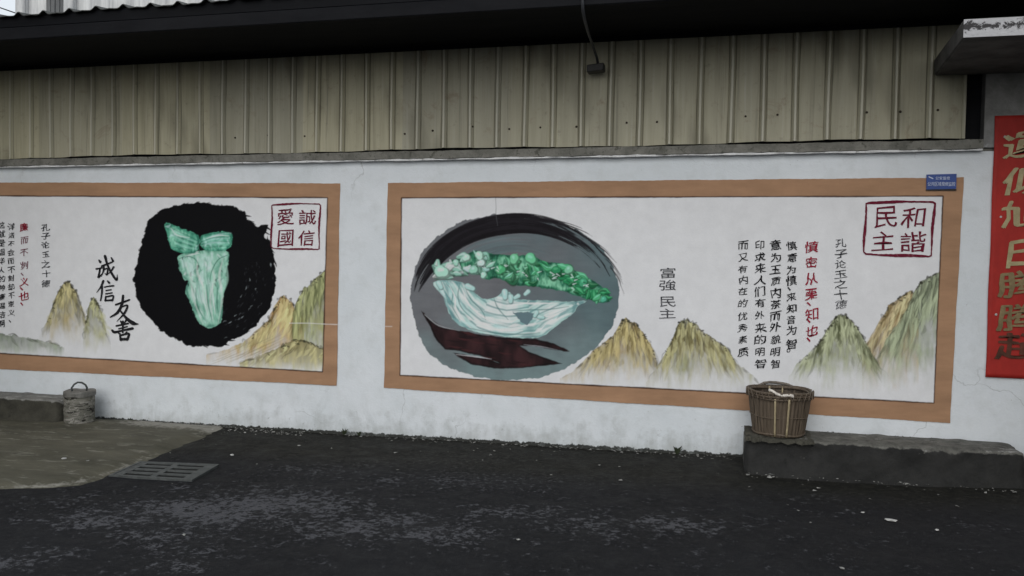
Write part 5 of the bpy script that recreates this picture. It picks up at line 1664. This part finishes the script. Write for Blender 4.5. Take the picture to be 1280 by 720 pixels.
for zf, dr, rad in ((HB - 0.004, 0.002, 0.010), (HB - 0.024, 0.007, 0.009), (HB - 0.042, 0.006, 0.008), (HB - 0.012, -0.010, 0.009), (0.012, 0.003, 0.008), (0.13, 0.004, 0.004)):
    hoop(zf, dr, rad, mb, 'rim_hoop' if zf > 0.2 else 'body_hoop', zf * 40)
for zf, dr in ((0.285, 0.013),):
    bm = bmesh.new()
    rr = R0 + (R1 - R0) * ((zf / HB) ** 0.85) + dr
    for k in range(30):
        a = 2 * math.pi * k / 30
        for s in (-1, 1):
            p = [((rr + 0.004) * math.cos(a + s * 0.10 * t), (rr + 0.004) * math.sin(a + s * 0.10 * t), HB - 0.046 + 0.05 * t) for t in np.linspace(0, 1, 4)]
            add_tube(bm, p, 0.0035, 5)
    adopt(from_bm('rim_lashing', bm, mb), bsk)
for ang in (-100.5, -76):        # pale split-bamboo carrying strips on the front
    a = math.radians(ang)
    bm = bmesh.new()
    pts_ = [((R0 + (R1 - R0) * t ** 0.85 + 0.010) * math.cos(a), (R0 + (R1 - R0) * t ** 0.85 + 0.010) * math.sin(a), HB * t) for t in np.linspace(0.02, 0.88, 8)]
    add_tube(bm, pts_, 0.0075, 6)
    adopt(from_bm('pale_strip', bm, mbl, smooth=True), bsk)
    a2 = a + math.pi + (0.5 if ang < -90 else -0.4)
    bm = bmesh.new()
    pts_ = [((R0 + (R1 - R0) * t ** 0.85 - 0.014) * math.cos(a2), (R0 + (R1 - R0) * t ** 0.85 - 0.014) * math.sin(a2), HB * t) for t in np.linspace(0.4, 0.98, 5)]
    add_tube(bm, pts_, 0.006, 6)
    adopt(from_bm('pale_strip', bm, mbl, smooth=True), bsk)
bm = bmesh.new()                   # cloth wound on the front rim
add_tube(bm, [((R1 + 0.010) * math.cos(math.radians(a)), (R1 + 0.010) * math.sin(math.radians(a)), HB - 0.004 + dz) for a, dz in ((-112, 0.026), (-106, 0.020), (-100, 0.006), (-93, -0.004), (-86, -0.006), (-78, -0.002), (-71, -0.006), (-69, -0.02))], [0.010, 0.009, 0.010, 0.009, 0.010, 0.010, 0.012, 0.005], 8)
adopt(from_bm('cloth_tie', bm, M['flat_white'], smooth=True), bsk)
bm = bmesh.new()                   # rope handle lying over the back rim
add_tube(bm, [((R1 - 0.004) * math.cos(math.radians(a)), (R1 - 0.004) * math.sin(math.radians(a)), HB + dz) for a, dz in ((128, 0.0), (120, 0.014), (108, 0.020), (95, 0.020), (82, 0.016), (70, 0.010), (62, 0.0))], 0.009, 7)
adopt(from_bm('rope_handle', bm, mat_plain('grey_rope', (0.15, 0.13, 0.11), 0.9, 0, 0.4, 60), smooth=True), bsk)
for o in bsk.children:
    o.matrix_parent_inverse = Matrix.Identity(4)
    o.location = (0, 0, 0)
bsk.rotation_euler = (0.0, math.radians(0.5), 0)

# ---- drum with a wire loop handle
DXc, DYc = -5.375, -0.225
DZ = float(gnd(DXc)) + 0.018
drm = empty('cement_drum', (DXc, DYc, DZ))
tag(drm, 'weathered grey drum with peeling sides and a wire loop handle on its lid', 'drum')


def mat_drum():
    n = NT('peeling_drum')
    v = n.coord((1, 1, 2.4))
    a = n.noise(7, 6, 0.65, v, 0.5); b = n.noise(13, 6, 0.7, v, 0.8); f = n.noise(70, 4, 0.6, v)
    col = n.mix(n.ramp(a, [(0.35, 0.0), (0.65, 1.0)]), (0.085, 0.084, 0.070), (0.20, 0.195, 0.17))
    col = n.mix(n.ramp(b, [(0.52, 0.0), (0.56, 0.9)]), col, (0.27, 0.26, 0.235))
    col = n.mix(n.ramp(n.noise(6, 5, 0.7, n.coord((1, 1, 3.4)), 0.6), [(0.54, 0.0), (0.57, 1.0)]), col, (0.018, 0.016, 0.013))
    col = n.mix(n.ramp(n.noise(11, 4, 0.6, v), [(0.66, 0.0), (0.72, 0.7)]), col, (0.12, 0.065, 0.04))
    n.base(col); n.rough(0.8); n.bump(n.math('ADD', b, f), 0.5, 0.01)
    return n.m


def dfn(a, r, z, i):
    return r * (1 + 0.012 * math.sin(3 * a + z * 20) + 0.008 * math.sin(7 * a + i)), z + 0.004 * math.sin(4 * a + i)


bm = bmesh.new()
RD = 0.123
HD = 0.272
pr_ = [(0.0, 0.0), (RD * 0.90, 0.0), (RD * 0.97, 0.012)] + [(RD * (0.98 + 0.012 * math.sin(k * 1.7)), HD * k / 12) for k in range(1, 12)] + [(RD, HD - 0.004)]
lathe(bm, pr_, 56, fn=dfn)
adopt(from_bm('body', bm, mat_drum(), smooth=True), drm)
bm = bmesh.new()
lathe(bm, [(RD * 1.01, HD - 0.035), (RD * 1.035, HD - 0.033), (RD * 1.04, HD - 0.002), (RD * 1.02, HD + 0.008), (RD * 0.96, HD + 0.004), (RD * 0.5, HD + 0.002), (0.0, HD + 0.002)], 56, fn=dfn)
adopt(from_bm('lid', bm, mat_mottle('dull_tin', (0.11, 0.108, 0.10), (0.24, 0.235, 0.22), 14, 0.5, 0.2, 0.004)), drm)
bm = bmesh.new()
add_tube(bm, [(-0.043, -0.035, HD), (-0.050, -0.036, HD + 0.030), (-0.038, -0.02, HD + 0.060), (-0.012, -0.01, HD + 0.078), (0.018, 0.005, HD + 0.076), (0.042, 0.02, HD + 0.056), (0.050, 0.03, HD + 0.03), (0.044, 0.03, HD)], 0.008, 8)
adopt(from_bm('wire_handle', bm, M['iron'], smooth=True), drm)
for o in drm.children:
    o.matrix_parent_inverse = Matrix.Identity(4)
    o.location = (0, 0, 0)

# ---- drain grate in the asphalt
gq = [on_ground(u, v) for u, v in ((176.5, 579.5), (269.5, 583), (238, 601), (141, 595.5))]
gc = sum(gq) / 4
grt = empty('drain_grate', tuple(gc))
tag(grt, 'rectangular iron drain grate set in the asphalt beside the concrete apron', 'drain grate')


def gpt(s, t, dz):
    p = (gq[0] * (1 - s) + gq[1] * s) * (1 - t) + (gq[3] * (1 - s) + gq[2] * s) * t
    return (p[0], p[1], gnd(p[0]) + dz)


def gbox(bm, s0, s1, t0, t1, z0, z1):
    lo = [bm.verts.new(gpt(s, t, z0)) for s, t in ((s0, t0), (s1, t0), (s1, t1), (s0, t1))]
    hi = [bm.verts.new(gpt(s, t, z1)) for s, t in ((s0, t0), (s1, t0), (s1, t1), (s0, t1))]
    fs = [bm.faces.new(hi[::-1]), bm.faces.new(lo)]
    for i in range(4):
        fs.append(bm.faces.new((lo[i], hi[i], hi[(i + 1) % 4], lo[(i + 1) % 4])))
    bmesh.ops.recalc_face_normals(bm, faces=fs)


bm = bmesh.new()
for q_ in ((-0.035, 0.0, -0.05, 1.05), (1.0, 1.035, -0.05, 1.05), (0.0, 1.0, -0.05, 0.0), (0.0, 1.0, 1.0, 1.05)):
    gbox(bm, *q_, -0.01, 0.0125)
fr_ = adopt(from_bm('frame', bm, M['iron']), grt)
bm = bmesh.new()
gbox(bm, 0.005, 0.995, 0.005, 0.995, -0.004, 0.0035)  # flat black sheet in place of the shade of an open pit
adopt(from_bm('pit_shade', bm, M['hole']), grt)
bm = bmesh.new()
NR = 4
for k in range(NR + 1):
    t = k / NR
    a0, a1 = max(0.004, t - 0.055), min(0.996, t + 0.055)
    for s0, s1 in ((0.004, 0.11), (0.11, 0.46), (0.46, 0.54), (0.54, 0.89), (0.89, 0.996)):
        gbox(bm, s0, s1, a0, a1, 0.004, 0.0105)
for k in range(NR):
    for s0, s1 in ((0.004, 0.11), (0.46, 0.54), (0.89, 0.996)):
        gbox(bm, s0, s1, k / NR + 0.055, (k + 1) / NR - 0.055, 0.004, 0.0105)
adopt(from_bm('grille', bm, M['iron']), grt)

# ================================================================== SMALL THINGS
def chip_bm(r, sz, flat=0.45):
    bm = bmesh.new()
    bmesh.ops.create_icosphere(bm, subdivisions=1, radius=sz)
    for v in bm.verts:
        v.co *= r.uniform(0.6, 1.25)
        v.co.z *= flat
    return bm


# litter lying on the lane, one by one
lit = [(1112, 652, 0.017, 'crumpled white scrap of paper lying right of centre on the asphalt', 2.2), (1170.5, 664, 0.012, 'small bright white pebble on the dark asphalt in front of the step', 1.0),
       (1052, 712, 0.011, 'pale pebble nearest the bottom edge of the picture', 1.2), (1078, 642, 0.010, 'dull tan crumb on the asphalt left of the white paper scrap', 1.2),
       (935, 595, 0.013, 'whitish plaster chip at the left foot of the step', 1.3), (962, 598, 0.011, 'plaster chip just right of the step corner', 1.5),
       (290, 570, 0.014, 'white pebble between the drain grate and the wall', 1.2), (374, 558, 0.012, 'pale chip on the damp asphalt nearer the wall, left mural side', 1.6),
       (230, 670, 0.011, 'lone pale chip in the dusty patch below the drain grate', 1.2), (80, 578, 0.020, 'white pebble on the tan concrete apron', 1.2), (648, 676, 0.009, 'pale chip in the middle of the open lane', 1.6)]
for i, (u, v, sz, lb, st_) in enumerate(lit):
    r = random.Random(i)
    p = on_ground(u, v)
    o = from_bm('paper_scrap' if 'paper' in lb.split('lying')[0] else ('pebble' if 'pebble' in lb else 'plaster_chip'), chip_bm(r, sz), M['scrap'] if 'white' in lb else M['crumb'])
    o.location = (p[0], p[1], float(gnd(p[0])) + sz * 0.35 + (0.02 if u < 100 else 0.004))
    o.scale = (st_, 1, 1); o.rotation_euler = (0, 0, r.uniform(-0.5, 0.5))
    tag(o, lb, 'litter' if 'paper' in lb.split('lying')[0] else ('pebble' if 'pebble' in lb else 'plaster chip'), 'litter on the lane')

# crumbs of plaster swept along the wall foot: too many to count
bm = bmesh.new()
r = random.Random(2)
for k in range(620):
    if k < 260:
        x = r.uniform(-5.0, -3.3); y = -abs(r.gauss(0, 0.10)) - 0.005
    elif k < 470:
        x = r.uniform(-3.3, 0.1); y = -abs(r.gauss(0, 0.05)) - 0.004
    elif k < 540:
        x = r.uniform(0.1, 1.9); y = -0.47 - abs(r.gauss(0, 0.05))
    else:
        x = r.uniform(-5, 1.5); y = -abs(r.gauss(0, 0.6)) - 0.02
        if x > 0.1: y -= 0.5
    s = r.uniform(0.003, 0.010) * (1.5 if r.random() < 0.12 else 1)
    z = float(gnd(x)) + s * 0.3 + (0.02 if x < -4.0 else 0.005)
    vs = [bm.verts.new((x + s * r.uniform(-1.6, 1.6), y + s * r.uniform(-1, 1), z + s * r.uniform(-0.3, 0.6))) for _ in range(5)]
    try: bmesh.ops.convex_hull(bm, input=vs)
    except Exception: pass
bmesh.ops.delete(bm, geom=[v for v in bm.verts if not v.link_faces], context='VERTS')
rub = from_bm('plaster_crumbs', bm, M['crumb'])
tag(rub, 'pale plaster crumbs scattered along the foot of the white wall', None, None, 'stuff')

# dark moss and soil gathered in the crack between lane and wall
bm = bmesh.new()
r = random.Random(12)
for k in range(900):
    x = r.uniform(-4.2, 0.12) if k < 700 else r.uniform(0.1, 1.6)
    onstep = k >= 700
    y = -abs(r.gauss(0, 0.022)) - 0.004
    s = r.uniform(0.002, 0.0065) * (0.7 if onstep else 1)
    z = (0.250 if onstep else float(gnd(x))) + s * r.uniform(0.1, 1.0)
    vs = [bm.verts.new((x + s * r.uniform(-1.8, 1.8), min(-0.001, y + s * r.uniform(-1, 1)), z + s * r.uniform(-0.5, 0.8))) for _ in range(5)]
    try: bmesh.ops.convex_hull(bm, input=vs)
    except Exception: pass
bmesh.ops.delete(bm, geom=[v for v in bm.verts if not v.link_faces], context='VERTS')
ms_ = from_bm('soil_line', bm, mat_mottle('black_soil', (0.012, 0.012, 0.010), (0.032, 0.031, 0.025), 20, 0.95, 0.3, 0.004))
tag(ms_, 'black soil and moss caught along the foot of the wall', None, None, 'stuff')


def weed(u, v, n, hgt, seed, lb):
    r = random.Random(seed)
    p = at(u, v, -0.03)
    bm = bmesh.new()
    for k in range(n):
        a = r.uniform(0, 6.28); l = hgt * r.uniform(0.4, 1.0); sp = r.uniform(0.2, 0.9)
        dx, dy = math.cos(a) * sp * l, math.sin(a) * sp * l * 0.4
        w_ = r.uniform(0.003, 0.008)
        q = [bm.verts.new(c) for c in ((-w_ * .4, 0, 0), (w_ * .4, 0, 0), (dx * .5 + w_, dy * .5, l * .6), (dx * .5 - w_, dy * .5, l * .6))]
        tp = bm.verts.new((dx, dy, l * r.uniform(0.75, 1)))
        bm.faces.new(q); bm.faces.new((q[3], q[2], tp))
    o = from_bm('weed_tuft', bm, M['weed'])
    o.location = (p[0], -0.03, float(gnd(p[0])))
    tag(o, lb, 'weed')


weed(430, 541, 16, 0.07, 1, 'wispy dark weed at the wall foot between the two murals')
weed(449, 541, 30, 0.045, 2, 'squat dark weed tuft just right of the wispy one')
weed(846, 568, 12, 0.08, 3, 'thin upright weed at the wall foot left of the step')
weed(163, 527, 12, 0.05, 4, 'small weed by the wall right of the drum')
